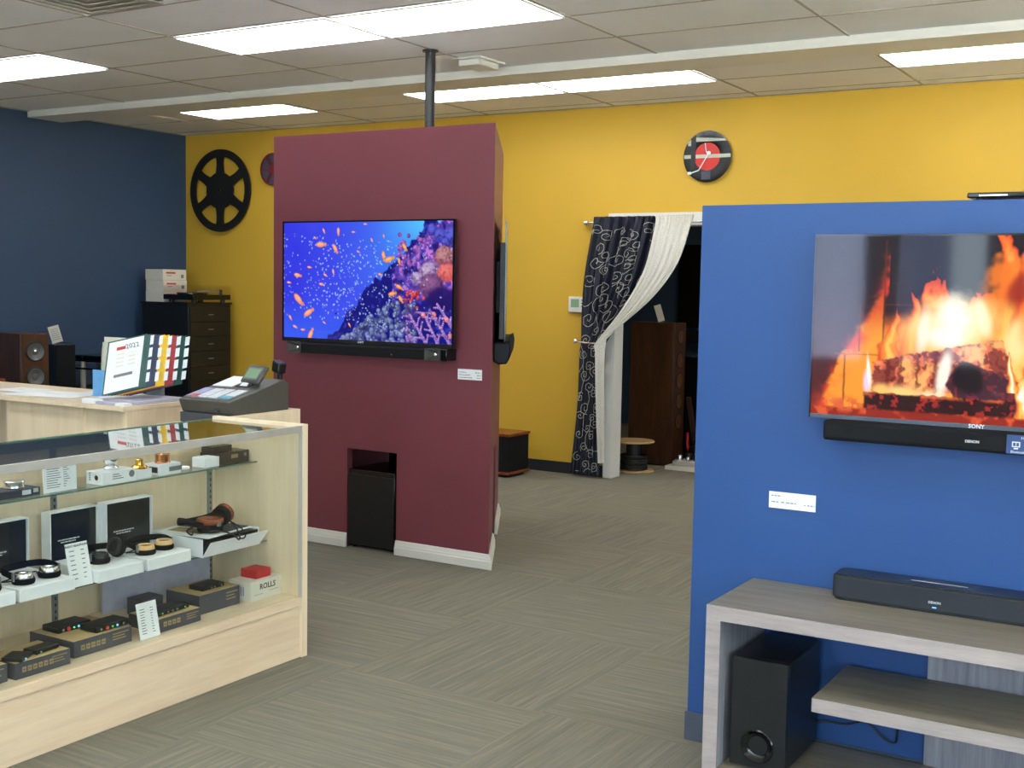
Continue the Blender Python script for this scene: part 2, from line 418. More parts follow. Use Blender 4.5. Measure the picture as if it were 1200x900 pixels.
light_at(cx(-1), 7.77, 'bright ceiling panel at the right edge of the photo, above the blue partition')
light_at(cx(-2), 5.56, 'added unseen ceiling panel, to the right of the front row')  # this panel and the rows below are unseen, added for ambient light
for y in (2.5, -.5):
    for q, k in enumerate((4, 2, 1, -1, -3)): light_at(cx(k), y, 'added unseen ceiling panel, %s from the left in the %s row' % (('first', 'second', 'third', 'fourth', 'fifth')[q], 'third' if y > 0 else 'rearmost'))
# unseen side room panel, added to brighten what shows through the doorway
M['fill_panel'] = mat('fill_panel_diffuser', (255, 244, 224), .6, emit=5.0, vary=0)
b = MB(); b.box((-3.6, 9.9, ZC-.012), (-2.4, 10.5, ZC-.002), 'fill_panel')
tag(part('ceiling_light', b), 'unseen ceiling panel added to light the side room, hidden behind the blue partition', 'ceiling light')
# small ceiling fixtures
t = thing('ceiling_vent', 'square white air diffuser in the ceiling, cut by the top left edge', 'vent', (-5.22, 4.30, ZC-.002))
b = MB()
for k, s in enumerate((.28, .22, .16, .10)):
    z1 = ZC-.003-.004*(3-k); z0 = z1-.006; wd = .03
    for (x0, x1, y0, y1) in ((-s, s, -s, -s+wd), (-s, s, s-wd, s), (-s, -s+wd, -s+wd, s-wd), (s-wd, s, -s+wd, s-wd)):
        b.box((-5.22+x0, 4.30+y0, z0), (-5.22+x1, 4.30+y1, z1), 'grid')
part('louvre', b, t); part('backing', MB().box((-5.5, 4.02, ZC-.0035), (-4.94, 4.58, ZC-.001), 'midgrey'), t)
b = MB(); b.box((-8.44, 7.5, ZC-.008), (-8.38, 8.06, ZC-.001), 'cream'); b.box((-8.42, 7.52, ZC-.010), (-8.40, 8.04, ZC-.008), 'cream')
tag(part('ceiling_slot_vent', b), 'thin slot vent in the ceiling left of the panel above the film reel', 'vent')
t = thing('ceiling_sensor', 'white rectangular sensor box hanging under the ceiling beside the beam', 'sensor', (-4.34, 6.72, ZC-.05))
part('housing', MB().box((-4.43, 6.60, ZC-.052), (-4.27, 6.84, ZC-.012), 'white'), t, bevel=.006)
part('base_plate', MB().box((-4.46, 6.57, ZC-.012), (-4.24, 6.87, ZC-.001), 'white'), t, bevel=.002)

# ------------------------------------------------------------------ screen and art painting (numpy, per vertex)
def fbm(nx, ny, cells, seed, octv=4, ratio=1.78):
    rng = np.random.RandomState(seed); out = np.zeros((ny, nx)); amp = 1; tot = 0
    for o in range(octv):
        cxn = max(2, int(cells*ratio*2**o)); cyn = max(2, int(cells*2**o))
        g = rng.rand(cyn+2, cxn+2)
        u = np.linspace(0, cxn, nx); v = np.linspace(0, cyn, ny)
        iu = np.floor(u).astype(int); iv = np.floor(v).astype(int); fu = u-iu; fv = v-iv
        fu = fu*fu*(3-2*fu); fv = fv*fv*(3-2*fv)
        A = g[iv][:, iu]; B = g[iv][:, iu+1]; C_ = g[iv+1][:, iu]; D = g[iv+1][:, iu+1]
        out += amp*((A*(1-fu)+B*fu)*(1-fv)[:, None]+(C_*(1-fu)+D*fu)*fv[:, None]); tot += amp; amp *= .5
    return out/tot
def sm(a, b, x):
    t = np.clip((x-a)/(b-a), 0, 1); return t*t*(3-2*t)
def mixc(img, c, m):
    c = np.asarray(c, float); m = m[..., None]; img[:] = img*(1-m)+c*m
def screen_mesh(name, x0, x1, z0, z1, y, img, parent, m, flip=None, basis=None):
    ny, nx = img.shape[:2]
    me = bpy.data.meshes.new(name)
    xs = np.linspace(x0, x1, nx); zs = np.linspace(z1, z0, ny)
    X, Z = np.meshgrid(xs, zs); V = np.stack([X, np.full_like(X, y), Z], -1).reshape(-1, 3)
    R = root_matrix(top_of(parent)).inverted() if parent is not None else Matrix()
    V = V @ np.array(R.to_3x3()).T + np.array(R.translation)
    j, i = np.meshgrid(np.arange(ny-1), np.arange(nx-1), indexing='ij'); a = j*nx+i
    F = np.stack([a, a+nx, a+nx+1, a+1], -1).reshape(-1, 4)
    me.from_pydata(V.tolist(), [], F.tolist()); me.materials.append(M[m])
    ca = me.color_attributes.new('Col', 'FLOAT_COLOR', 'POINT')
    c = np.ones((nx*ny, 4), np.float32); c[:, :3] = lin(np.clip(img, 0, 255)).reshape(-1, 3)
    ca.data.foreach_set('color', c.ravel()); me.update()
    o = bpy.data.objects.new(name, me); COL.objects.link(o)
    if parent is not None: o.parent = parent
    return o
M['screen'] = vcol('lit_screen', .05, emit=.40, spec=.32)

def ell(U, V, cu, cv, ru, rv, ang=0, soft=.25):
    """soft ellipse mask, u and v already in the same unit"""
    c, s = math.cos(ang), math.sin(ang); du = U-cu; dv = V-cv
    a = (du*c+dv*s)/ru; b_ = (-du*s+dv*c)/rv
    return 1-sm(1-soft, 1+soft, np.sqrt(a*a+b_*b_))

def paint_reef(nx=380, ny=214):
    asp = nx/ny
    u = np.linspace(0, 1, nx); v = np.linspace(0, 1, ny); U, V = np.meshgrid(u, v); X = U*asp; Y = V
    img = np.zeros((ny, nx, 3)); img[:] = (56, 66, 226)
    mixc(img, (66, 120, 240), sm(.2, .75, U)*(1-sm(.3, 1, V))); mixc(img, (88, 205, 250), sm(.5, .95, U)*(1-sm(0, .4, V)))
    mixc(img, (52, 100, 240), sm(.55, 1., V)*.7); mixc(img, (44, 40, 215), (1-sm(0, .25, U))*(1-sm(.5, .9, V))*.5)
    n = fbm(nx, ny, 4, 3); mixc(img, (90, 90, 250), (n-.35)*.5*(U < .6))
    n1 = fbm(nx, ny, 9, 11); n2 = fbm(nx, ny, 24, 5); n3 = fbm(nx, ny, 60, 6, 2)
    # dark reef mass behind
    ridge = 1.02-1.02*np.clip((U-.26)/.60, 0, 1)**.9+(n1-.5)*.34
    mk = sm(-.012, .012, V-ridge)*(U > .24); mixc(img, (24, 22, 120), mk); mixc(img, (60, 66, 190), mk*sm(.55, .8, n2)*.9)
    # purple coral crest, top right
    r2 = .50-.55*np.clip((U-.60)/.34, 0, 1)+(n2-.5)*.25
    mk = sm(-.01, .01, V-r2)*(U > .66)*(1-sm(.55, .7, V)); mixc(img, (84, 60, 170), mk); mixc(img, (190, 120, 210), mk*sm(.5, .72, n2)); mixc(img, (40, 26, 110), mk*(1-sm(.32, .48, n2)))
    rng = random.Random(5)
    def blob(cu, cv, r, c, hi, ratio=1.0, ang=0):
        m = ell(X, Y, cu*asp, cv, r*ratio, r, ang, .12)
        mixc(img, c, m); mixc(img, hi, m*ell(X, Y, cu*asp-.25*r, cv-.3*r, r*.72*ratio, r*.62, ang, .6)*.75)
        mixc(img, tuple(k*.40 for k in c), m*sm(.45, .85, .5*n2+.5*n3)*.75); mixc(img, hi, m*sm(.56, .8, 1-n3)*.4)
    for k in range(40):
        uu = rng.uniform(.70, 1.0); vv = rng.uniform(.10, .36); blob(uu, vv, rng.uniform(.016, .034), (120, 70, 170), (206, 130, 214))
    for cu, cv, r in ((.885, .07, .05), (.93, .12, .06), (.99, .12, .07), (.96, .18, .04)): blob(cu, cv, r, (62, 60, 175), (104, 108, 220))
    blob(.955, .29, .085, (150, 84, 104), (204, 150, 150), 1.15); blob(.87, .42, .09, (130, 96, 156), (206, 180, 214), 1.2, -.5)
    blob(.97, .42, .075, (196, 84, 92), (240, 130, 120), 1.3); blob(.88, .53, .10, (96, 54, 112), (156, 104, 150), 1.25)
    blob(.80, .47, .055, (150, 116, 180), (214, 196, 230))
    mixc(img, (34, 16, 96), ell(X, Y, .95*asp, .64, .16, .10, 0, .3)*.9)
    for k in range(26):
        blob(.78+rng.gauss(0, .025), .64+rng.gauss(0, .045), rng.uniform(.008, .018), (206, 46, 60), (250, 110, 84))
    # pale lavender bubbly coral along the bottom
    for k in range(230):
        uu = rng.uniform(.36, .80); top = .98-.30*sm(.36, .66, np.array(uu))
        vv = rng.uniform(float(top), 1.04); rr = rng.uniform(.016, .034)
        sh = .75+.25*rng.random(); blob(uu, vv, rr, (78*sh, 84*sh, 168*sh), (168*sh, 188*sh, 224*sh))
    mixc(img, (60, 30, 130), ell(X, Y, .80*asp, .80, .14, .09, 0, .5)*.6)
    # branching coral bottom right
    def branch(u0, v0, ang, L, w_, c, hi, dep=0):
        n_ = int(L/.018)
        for i in range(n_):
            uu = u0+math.cos(ang)*i*.018/asp; vv = v0-math.sin(ang)*i*.018
            blob(uu, vv, w_*(1-.4*i/n_)*rng.uniform(.8, 1.2), c, hi)
            if dep < 1 and i % 3 == 2: branch(uu, vv, ang+rng.choice((-.9, .9)), L*.28, w_*.7, c, hi, dep+1)
    for (a, b_, an, L) in ((.99, 1.0, 2.2, .36), (.93, 1.02, 2.1, .34), (.87, 1.03, 2.2, .36), (.80, 1.02, 2.3, .2), (1.0, .86, 2.25, .26), (.92, .84, 2.1, .14), (.76, 1.02, 1.9, .10)):
        branch(a, b_, an, L, .017, (128, 96, 190), (232, 176, 214))
    for (a, b_) in ((.84, .77), (.90, .76), (.97, .80), (.99, .93)): blob(a, b_, .022, (220, 110, 130), (250, 170, 160))
    # specks and fish
    for k in range(520):
        t_ = rng.random(); uu = np.clip(.05+.75*t_+rng.gauss(0, .16), 0, .99); vv = np.clip(.15+.7*rng.random()+.15*(t_-.5), 0, .99)
        r = rng.choice((.0035, .0045, .006)); mixc(img, (190, 220, 255), ell(X, Y, uu*asp, vv, r*rng.uniform(1, 2), r, rng.uniform(0, 3), .5)*.8)
    fish = [(.23,.19,.042,.0),(.32,.22,.034,1.0),(.34,.075,.026,1.5),(.085,.455,.032,.15),(.03,.52,.018,.1),(.31,.42,.02,1.3),(.26,.45,.018,.5),(.235,.53,.02,.2),
        (.09,.66,.05,.75),(.155,.78,.045,-.5),(.17,.97,.04,-1.1),(.16,.385,.018,.1),(.04,.825,.02,1.0),(.07,.905,.02,.4),(.12,.93,.018,0),(.195,.13,.014,.6),(.25,.07,.018,1.1),
        (.43,.085,.014,0),(.64,.315,.04,-.3),(.61,.28,.03,1.4),(.70,.325,.022,1.4),(.73,.21,.028,.9),(.59,.44,.018,.3),(.66,.60,.032,-.2),(.70,.54,.028,.5),(.71,.64,.028,.9),(.46,.25,.014,.4),(.54,.15,.014,1),(.61,.12,.012,1.4),(.50,.02,.014,0),(.255,.86,.014,.5),(.41,.87,.016,1)]
    for (a, b_, r, an) in fish:
        c = (250, 150, 100) if a < .5 else (250, 150, 50)
        r *= 1.15; mixc(img, c, ell(X, Y, a*asp, b_, r, r*.46, an, .2)); mixc(img, (255, 200, 170), ell(X, Y, a*asp, b_-r*.08, r*.6, r*.2, an, .4)*.7)
        mixc(img, c, ell(X, Y, a*asp+math.cos(an)*r*1.15, b_+math.sin(an)*r*1.15, r*.3, r*.34, an, .3)*.8)
    return img

def paint_fire(nx=560, ny=315):
    asp = nx/ny; u = np.linspace(0, 1, nx); v = np.linspace(0, 1, ny); U, V = np.meshgrid(u, v); X = U*asp; Y = V
    n1 = fbm(nx, ny, 5, 21); n2 = fbm(nx, ny, 14, 8); n3 = fbm(nx, ny, 36, 9); nv = fbm(nx, ny, 3, 31, 4, 7)
    img = np.zeros((ny, nx, 3)); img[:] = (34, 26, 34)
    mixc(img, (96, 34, 40), sm(.1, .9, V)*.8*(U < .3)); mixc(img, (170, 60, 40), sm(.45, .7, n1)*sm(.5, .9, V)*(U < .2)*.8)
    # glowing brick face, left of centre
    edge = .235-.20*sm(.12, 1.0, V)+(n2-.5)*.05
    bk = sm(-.012, .012, U-edge)*(1-sm(.213, .217, U))*sm(.0, .1, V+(n1-.5)*.2)
    mixc(img, (214, 84, 44), bk); mixc(img, (250, 158, 52), bk*sm(.30, .62, V)); mixc(img, (255, 186, 80), bk*sm(.5, .8, n1)*sm(.3, .5, V)*.6)
    mixc(img, (150, 40, 30), bk*(1-sm(.1, .3, V))*.7)
    em = np.exp(-((U-edge)/.022)**2)*sm(.35, .6, n2)*(U < .23); mixc(img, (236, 70, 52), em*.9)
    # bricks right of the dark joint
    bk2 = sm(.217, .221, U)*sm(.36, .5, V+(n1-.5)*.2)*(1-sm(.42, .5, U)); mixc(img, (236, 110, 40), bk2); mixc(img, (255, 170, 60), bk2*sm(.5, .65, V))
    for (uu, v0, v1) in ((.145, .38, .64), (.217, .02, .64), (.102, .66, .92)):
        mixc(img, (110, 50, 30), np.exp(-((U-uu-(n3-.5)*.004)/.0025)**2)*(V > v0)*(V < v1)*.8)
    mixc(img, (150, 70, 30), np.exp(-((V-.655-(n3-.5)*.01)/.004)**2)*(U > .07)*(U < .24)*.7)
    mixc(img, (120, 50, 40), np.exp(-((V-.375)/.004)**2)*(U > .22)*(U < .34)*.6)
    # flames: tongues pulled up by noise
    def flame(cu, top, wd, base, c1, c2, c3, seed):
        nn = fbm(nx, ny, 5, seed, 4, 3.0); h = (base-V)/(base-top)
        wob = (nn-.5)*.10
        wx = wd*(1-np.clip(h, 0, 1)**1.4)*(0.55+nn*.9)
        d = np.abs(U-cu-wob)/np.maximum(wx, 1e-4); on = (h > -.12)*(h < 1.1)
        mixc(img, c1, (1-sm(.75, 1.05, d))*on*.95); mixc(img, c2, (1-sm(.45, .8, d))*on*sm(1.05, .8, h)); mixc(img, c3, (1-sm(.1, .45, d))*on*sm(.95, .6, h))
    R_, O_, Y_, W_ = (214, 52, 40), (250, 118, 44), (255, 206, 104), (255, 248, 232)
    for args in ((.25,.40,.05,.74,41),(.31,.30,.07,.74,42),(.36,.22,.07,.74,43),(.50,.30,.08,.74,44),(.57,-.1,.07,.8,45),(.62,-.15,.06,.9,46),(.68,.1,.07,.9,47),(.78,.25,.09,.9,48),(.88,.4,.08,.9,49)):
        flame(args[0], args[1], args[2], args[3], R_, O_, Y_, args[4])
    mixc(img, (255, 130, 40), ell(X, Y, .56*asp, .15, .10, .30, .15, .6)*sm(.4, .55, n1)*.9)
    mixc(img, (150, 30, 24), ell(X, Y, .60*asp, .28, .05, .10, .4, .5)*.8)
    Xn = X+(n1-.5)*.22; Yn = Y+(n1-.5)*.12+(n2-.5)*.05; mixc(img, (255, 190, 80), ell(Xn, Yn, .42*asp, .53, .32, .14, -.1, .7)); mixc(img, (255, 236, 170), ell(Xn, Yn, .43*asp, .48, .20, .11, -.1, .8))
    mixc(img, W_, ell(X+(n1-.5)*.12, Y+(n2-.5)*.08, .43*asp, .42, .085, .085, 0, .8)); mixc(img, W_, ell(X, Y, .40*asp, .54, .10, .06, 0, .6)); mixc(img, W_, ell(X, Y, .335*asp, .52, .03, .12, .1, .6)*.8)
    mixc(img, (255, 240, 190), ell(X, Y, .505*asp, .44, .035, .10, -.3, .5)); mixc(img, (255, 232, 160), ell(X, Y, .60*asp, .55, .06, .12, .2, .5))
    mixc(img, (255, 130, 60), ell(X, Y, .66*asp, .45, .08, .12, .2, .6)*.8)
    # logs
    def quad(pts, c, soft=.008):
        m = np.ones_like(U); k = len(pts)
        for i in range(k):
            (a, b_), (c_, d_) = pts[i], pts[(i+1) % k]; ex, ey = (c_-a)*asp, d_-b_; L = math.hypot(ex, ey)
            m = m*sm(-soft, soft, ((X-a*asp)*(-ey)+(Y-b_)*ex)/L*1.0+(n3-.5)*.02)
        mixc(img, c, m); return m
    m = quad([(.19, .69), (.36, .62), (.56, .55), (.60, .74), (.40, .86), (.19, .86)], (232, 120, 84))
    mixc(img, (120, 46, 46), m*sm(.5, .6, n3)*.8); mixc(img, (255, 190, 110), m*sm(.55, .7, n2)*.9); mixc(img, (96, 30, 34), m*sm(.52, .6, 1-n2)*.6)
    for cu in (.235, .275, .325, .375): mixc(img, (110, 40, 30), np.exp(-((U-cu-(n3-.5)*.03)/.006)**2)*m*.8)
    mixc(img, (255, 214, 130), ell(X, Y, .28*asp, .86, .12, .045, 0, .6)); mixc(img, W_, ell(X, Y, .40*asp, .74, .035, .13, .15, .5)); mixc(img, (255, 240, 200), ell(X, Y, .38*asp, .88, .08, .03, .2, .5))
    mixc(img, (240, 210, 250), ell(X, Y, .175*asp, .80, .022, .07, 0, .5)); mixc(img, W_, ell(X, Y, .178*asp, .75, .010, .09, -.1, .5)); mixc(img, (255, 200, 110), ell(X, Y, .215*asp, .85, .05, .04, 0, .6))
    m = quad([(.405, .80), (.45, .66), (.56, .73), (.75, .86), (.75, 1.0), (.56, .93), (.43, .86)], (70, 34, 50)); mixc(img, (140, 50, 60), m*sm(.52, .62, n3)*.7)
    mixc(img, (170, 110, 110), m*sm(.45, .6, n2)*ell(X, Y, .58*asp, .80, .14, .05, .5, .6)); mixc(img, (26, 12, 20), ell(X, Y, .47*asp, .76, .085, .07, .6, .3))
    mixc(img, (60, 30, 90), ell(X, Y, .53*asp, .90, .08, .03, .4, .5)*.7)
    m = quad([(.165, .865), (.60, .865), (.605, .975), (.165, .965)], (46, 14, 18)); mixc(img, (196, 50, 48), m*sm(.58, .7, n3)*.8); mixc(img, (255, 120, 60), m*np.exp(-((V-.87)/.012)**2)*sm(.4, .6, n2)*.8)
    flame(.63, .72, .03, 1.0, O_, Y_, W_, 60); flame(.60, .60, .02, .80, O_, Y_, W_, 61)
    bs = sm(.945, .965, V+(n3-.5)*.02); mixc(img, (150, 40, 28), bs*(U > .0)); mixc(img, (226, 92, 50), bs*sm(.5, .65, n2))
    mixc(img, (226, 100, 60), ell(X, Y, .11*asp, .94, .10, .04, 0, .6)*sm(.4, .6, n3))
    return img

# ------------------------------------------------------------------ burgundy triangular partition
RA = Vector((-3.488, 5.56, 0)); RL = Vector((-5.062, 5.56, 0)); RT = Vector((-4.275, 6.923, 0)); RH = 2.43
red = thing('display_partition', 'burgundy triangular floor-to-above-head partition holding the reef television', 'partition', ((RA+RL+RT)/3)[:])
SIDE = (RA-RL).length
def side_T(a, b_):
    """frame on a wall face: local x along a->b, local y inwards, z up"""
    d = (b_-a).normalized(); inn = Vector((0, 0, 1)).cross(d)
    m = Matrix((d, inn, Vector((0, 0, 1)))).transposed().to_4x4(); m.translation = a; return m
TF = side_T(RL, RA); TR_ = side_T(RA, RT); TB = side_T(RT, RL)
b = MB(); OP0, OP1, OPZ = .579, .941, .589
def wall_with_opening(b, T, lo=0, hi=SIDE):
    t_ = .05; mtr = t_*math.tan(math.radians(60))
    def slab(x0, x1, z0, z1):
        # outer edge x0..x1 at y=0, inner edge mitred where it meets the corner
        i0 = mtr if x0 <= 0 else x0; i1 = SIDE-mtr if x1 >= SIDE else x1
        b.prism([(x0, 0), (x1, 0), (i1, t_), (i0, t_)], z0, z1, 'burg', 'Z', T)
    slab(0, OP0, 0, OPZ); slab(OP1, SIDE, 0, OPZ); slab(0, SIDE, OPZ, RH)
for T in (TF, TR_): wall_with_opening(b, T)
mt_ = .05*math.tan(math.radians(60)); b.prism([(0, 0), (SIDE, 0), (SIDE-mt_, .05), (mt_, .05)], 0, RH, 'burg', 'Z', TB)
part('panel_walls', b, red)
b = MB(); zt = RH
b.prism([tuple((RL+Vector((.09, .051, 0)))[:2]), tuple((RA+Vector((-.09, .051, 0)))[:2]), tuple((RT+Vector((0, -.103, 0)))[:2])], RH-.03, RH-.012, 'midgrey')
part('top_board', b, red)
def baseb(T, x0, x1, e0, e1):
    """moulded skirting on one face, with mitred ends where it turns the corner"""
    m = MB(); prof = [(0, 0), (-.018, 0), (-.018, .042), (-.014, .050), (-.014, .056), (-.011, .062), (-.008, .078), (-.004, .083), (0, .083)]
    vs = []; n = len(prof)
    for s_, e in ((x0, e0), (x1, e1)):
        for (y, z) in prof: vs.append((s_+(y*e), y-.0005, z))
    fs = [(i, i+1, n+i+1, n+i) for i in range(n-1)]+[tuple(range(n))[::-1], tuple(range(n, 2*n)), (n-1, 0, n, 2*n-1)]
    m.add(vs, fs, 'white', T); return m
tn30 = math.tan(math.radians(60))
part('baseboard', baseb(TB, 0, SIDE, tn30, -tn30), red, smooth=25)
for T in (TF, TR_):
    part('baseboard', baseb(T, 0, OP0, tn30, 0), red, smooth=25); part('baseboard', baseb(T, OP1, SIDE, 0, -tn30), red, smooth=25)
tag(part('ceiling_pole', MB().cyl((-4.44, 6.30, RH-.012), (-4.44, 6.30, ZC-.0005), .032, 'black', 24).cyl((-4.44, 6.30, ZC-.012), (-4.44, 6.30, ZC-.002), .05, 'black', 24)),
    'black round pole rising from the burgundy partition to the ceiling', 'pole')
# subwoofer standing in the opening
t = thing('subwoofer', 'gloss black subwoofer tucked into the opening of the burgundy partition', 'subwoofer', (-4.306, 5.75, 0))
part('cabinet', MB().box((-4.479, 5.57, .012), (-4.141, 5.92, .468), 'gloss'), t, bevel=.005)
part('grille', MB().box((-4.475, 5.562, .02), (-4.145, 5.570, .44), 'satin'), t, bevel=.003)
for x in (-4.45, -4.17):
    for y in (5.60, 5.89): part('foot', MB().cyl((x, y, 0), (x, y, .012), .015, 'black'), t)
t = thing('shelf_box', 'dark panel box standing inside the partition opening behind the subwoofer', 'box', (-4.36, 6.02, 0))
part('cabinet', MB().box((-4.47, 5.95, 0), (-4.30, 6.12, .66), 'gloss'), t, bevel=.003)
part('grey_strip', MB().box((-4.345, 5.946, .10), (-4.338, 5.950, .65), 'midgrey'), t)  # narrow mid-grey upright strip on the box front

def text_at(b, s, size, m, p, n=(0, -1), bold=False): b.text(s, size, m, facing(n[0], n[1], p), bold=bold)
# reef television
def television(name_label, x0, x1, z0, z1, yf, img, depth=.045, bez=(.009, .009, .012), logo=None, logox=None, bottom='black'):
    t = thing('television', name_label, 'television', ((x0+x1)/2, yf+depth, z0))
    bl, bt, bb = bez
    b = MB(); b.box((x0, yf+.004, z0), (x1, yf+.02, z1), 'black'); b.box((x0+.12, yf+.02, z0+.02), (x1-.12, yf+depth, z1-.15), 'black')
    part('housing', b, t, bevel=.002)
    b = MB(); b.box((x0, yf-.003, z0), (x0+bl, yf+.004, z1), 'gloss'); b.box((x1-bl, yf-.003, z0), (x1, yf+.004, z1), 'gloss')
    b.box((x0+bl, yf-.003, z1-bt), (x1-bl, yf+.004, z1), 'gloss'); b.box((x0+bl, yf-.003, z0), (x1-bl, yf+.004, z0+bb), bottom)
    part('bezel', b, t)
    o = screen_mesh('screen', x0+bl, x1-bl, z0+bb, z1-bt, yf, img, t, 'screen')
    if logo:
        b = MB(); text_at(b, logo, .017, 'whiteprint', (logox, yf-.0035, z0+bb/2), bold=True); part('logo', b, t)
    return t
television('large television showing a coral reef with orange fish, on the burgundy wall', -4.935, -3.70, 1.21, 1.918, 5.50, paint_reef(), .0595, (.010, .008, .022), 'SONY', -4.34)
# bar under it, with horn ends
t = thing('soundbar', 'long black soundbar with square horn ends under the reef television', 'soundbar', (-4.30, 5.52, 1.14))
b = MB(); b.prism([(5.455, 1.145), (5.5595, 1.145), (5.5595, 1.204), (5.47, 1.207), (5.455, 1.200)], -4.755, -3.86, 'cloth', 'X'); part('grille', b, t, bevel=.004)
part('end_cap', MB().box((-3.757, 5.46, 1.142), (-3.717, 5.5595, 1.207), 'gloss'), t, bevel=.004)
part('end_cap', MB().box((-4.865, 5.47, 1.142), (-4.857, 5.5595, 1.207), 'gloss'), t, bevel=.004)
for (x0, x1) in ((-4.857, -4.755), (-3.86, -3.757)):
    b = MB(); yf = 5.452
    o = [(x0, 1.142), (x1, 1.142), (x1, 1.207), (x0, 1.207)]; xm = (x0+x1)/2; zm = 1.1745
    i_ = [(xm-.014, zm-.012), (xm+.014, zm-.012), (xm+.014, zm+.012), (xm-.014, zm+.012)]
    o2 = [(x0+.006, 1.147), (x1-.006, 1.147), (x1-.006, 1.202), (x0+.006, 1.202)]
    vs = [(p[0], yf, p[1]) for p in o]+[(p[0], yf, p[1]) for p in o2]+[(p[0], yf+.035, p[1]) for p in i_]+[(p[0], 5.559, p[1]) for p in o]
    fs = [(k, (k+1) % 4, 4+(k+1) % 4, 4+k) for k in range(4)]+[(4+k, 4+(k+1) % 4, 8+(k+1) % 4, 8+k) for k in range(4)]+[(8, 9, 10, 11)]+[(k, 12+k, 12+(k+1) % 4, (k+1) % 4) for k in range(4)]+[(15, 14, 13, 12)]
    b.add(vs, fs, 'grey'); h = part('horn', b, t)
    part('dome', MB().lathe([(.013, 0), (.011, .006), (.006, .009), (.001, .010)], 'chrome', 20, Matrix.Translation((xm, yf+.035, zm)) @ Matrix.Rotation(PI/2, 4, 'X')), h)
part('light', MB().box((-4.09, 5.4535, 1.160), (-4.084, 5.4555, 1.166), 'amber'), t)
# price cards on the walls
def wall_card(x0, x1, z0, z1, y, label, lines, m='print'):
    t = thing('price_card', label, 'price card', ((x0+x1)/2, y, z0))
    part('card', MB().box((x0, y-.004, z0), (x1, y-.0006, z1), 'card'), t)
    b = MB(); W = x1-x0; H = z1-z0
    for (u, v, wd) in lines:
        q = u
        while q < u+wd-.001:
            e = min(q+random.uniform(.04, .10), u+wd); b.box((x0+W*q, y-.0046, z1-H*v-H*.035), (x0+W*e, y-.004, z1-H*v+H*.035), m); q = e+.02
    part('printing', b, t)
wall_card(-3.705, -3.548, 1.040, 1.098, 5.56, 'small white price card on the burgundy wall, right of the television', [(.06,.30,.28),(.06,.55,.45),(.06,.80,.55),(.72,.30,.22),(.80,.55,.15),(.8,.80,.15)])

# right face: television seen from its edge
nR = Vector((.866, .5, 0)); dR = Vector((-.5, .866, 0))
def onR(t_, o, z): return tuple(RA+dR*t_+nR*o+Vector((0, 0, z)))
TRm = TR_.copy()      # local x along the face, y inwards (so -y is outwards)
t = thing('television', 'thin black television seen edge-on at the right side of the burgundy partition', 'television', onR(.82, 0, 1.25))
TRt = TRm @ Matrix.Translation((.8, -.045, 0)) @ Matrix.Rotation(.0205, 4, 'Z') @ Matrix.Translation((-.8, .045, 0))
part('panel', MB().box((.18, -.054, 1.25), (1.40, -.048, 1.925), 'gloss', T=TRt), t)
part('housing', MB().box((.19, -.048, 1.26), (1.39, -.018, 1.80), 'black', T=TRt), t, bevel=.003)
part('wall_mount', MB().box((.55, -.030, 1.40), (1.10, -.001, 1.70), 'black', T=TRm), t)
part('screen', MB().box((.19, -.0555, 1.262), (1.39, -.054, 1.917), 'gloss', T=TRt), t)
t = thing('soundbar', 'black soundbar with rounded nose seen end-on below the edge-on television', 'soundbar', onR(.82, 0, 1.13))
b = MB(); pr = [(-.002, 1.135), (-.03, 1.118), (-.075, 1.122), (-.092, 1.15), (-.098, 1.21), (-.09, 1.255), (-.07, 1.245), (-.02, 1.245), (-.002, 1.235)]
b.prism(pr[::-1], .20, 1.38, 'cloth', 'X', TRm); part('body', b, t, bevel=.003)
part('end_cap', MB().prism([(y*.86-.006, 1.185+(z-1.185)*.86) for y, z in pr][::-1], .194, .1998, 'greycloth', 'X', TRm), t, bevel=.002)

# ------------------------------------------------------------------ blue partition, television, bar, card
BX0, BX1, BY, BH = -1.575, 1.35, 3.824, 1.838
t = thing('display_partition', 'blue head-high partition wall holding the fireplace television', 'partition', (BX0, BY, 0))
part('wall_panel', MB().box((BX0, BY, 0), (BX1, BY+.30, BH), 'blue'), t, bevel=.002)
b = MB(); b.prism([(BX0-.006, BY-.007), (BX1, BY-.007), (BX1, BY-.0005), (BX0-.0005, BY-.0005), (BX0-.0005, BY+.30), (BX0-.006, BY+.30)], 0, .10, 'rubber')
part('baseboard', b, t)
television('large television showing a log fire, on the blue partition', -1.166, -.155, 1.160, 1.736, 3.764, paint_fire(), .0595, (.004, .006, .013), 'SONY', -.660, 'rubber')
t = thing('soundbar', 'long black soundbar mounted under the fireplace television', 'soundbar', (-.66, 3.74, 1.096))
b = MB(); b.prism([(3.716, 1.104), (3.724, 1.096), (3.8235, 1.096), (3.8235, 1.158), (3.724, 1.158), (3.716, 1.150)], -1.105, -.215, 'cloth', 'X'); part('housing', b, t, bevel=.006, segs=3)
b = MB(); text_at(b, 'DENON', .011, 'whiteprint', (-.662, 3.7155, 1.126), bold=True); part('logo', b, t)
s_ = part('sticker', MB().box((-.567, 3.7135, 1.1), (-.46, 3.7155, 1.155), 'sticker'), t)
b = MB(); text_at(b, 'HDMI', .012, 'whiteprint', (-.513, 3.7132, 1.147)); text_at(b, 'Bluetooth', .010, 'whiteprint', (-.535, 3.7132, 1.106))
b.box((-.552, 3.7128, 1.120), (-.530, 3.7134, 1.136), 'whiteprint'); b.box((-.549, 3.7124, 1.123), (-.542, 3.7129, 1.133), 'sticker'); b.box((-.540, 3.7124, 1.123), (-.533, 3.7129, 1.133), 'sticker'); b.box((-.547, 3.7128, 1.114), (-.535, 3.7134, 1.118), 'whiteprint')
part('sticker_printing', b, s_)
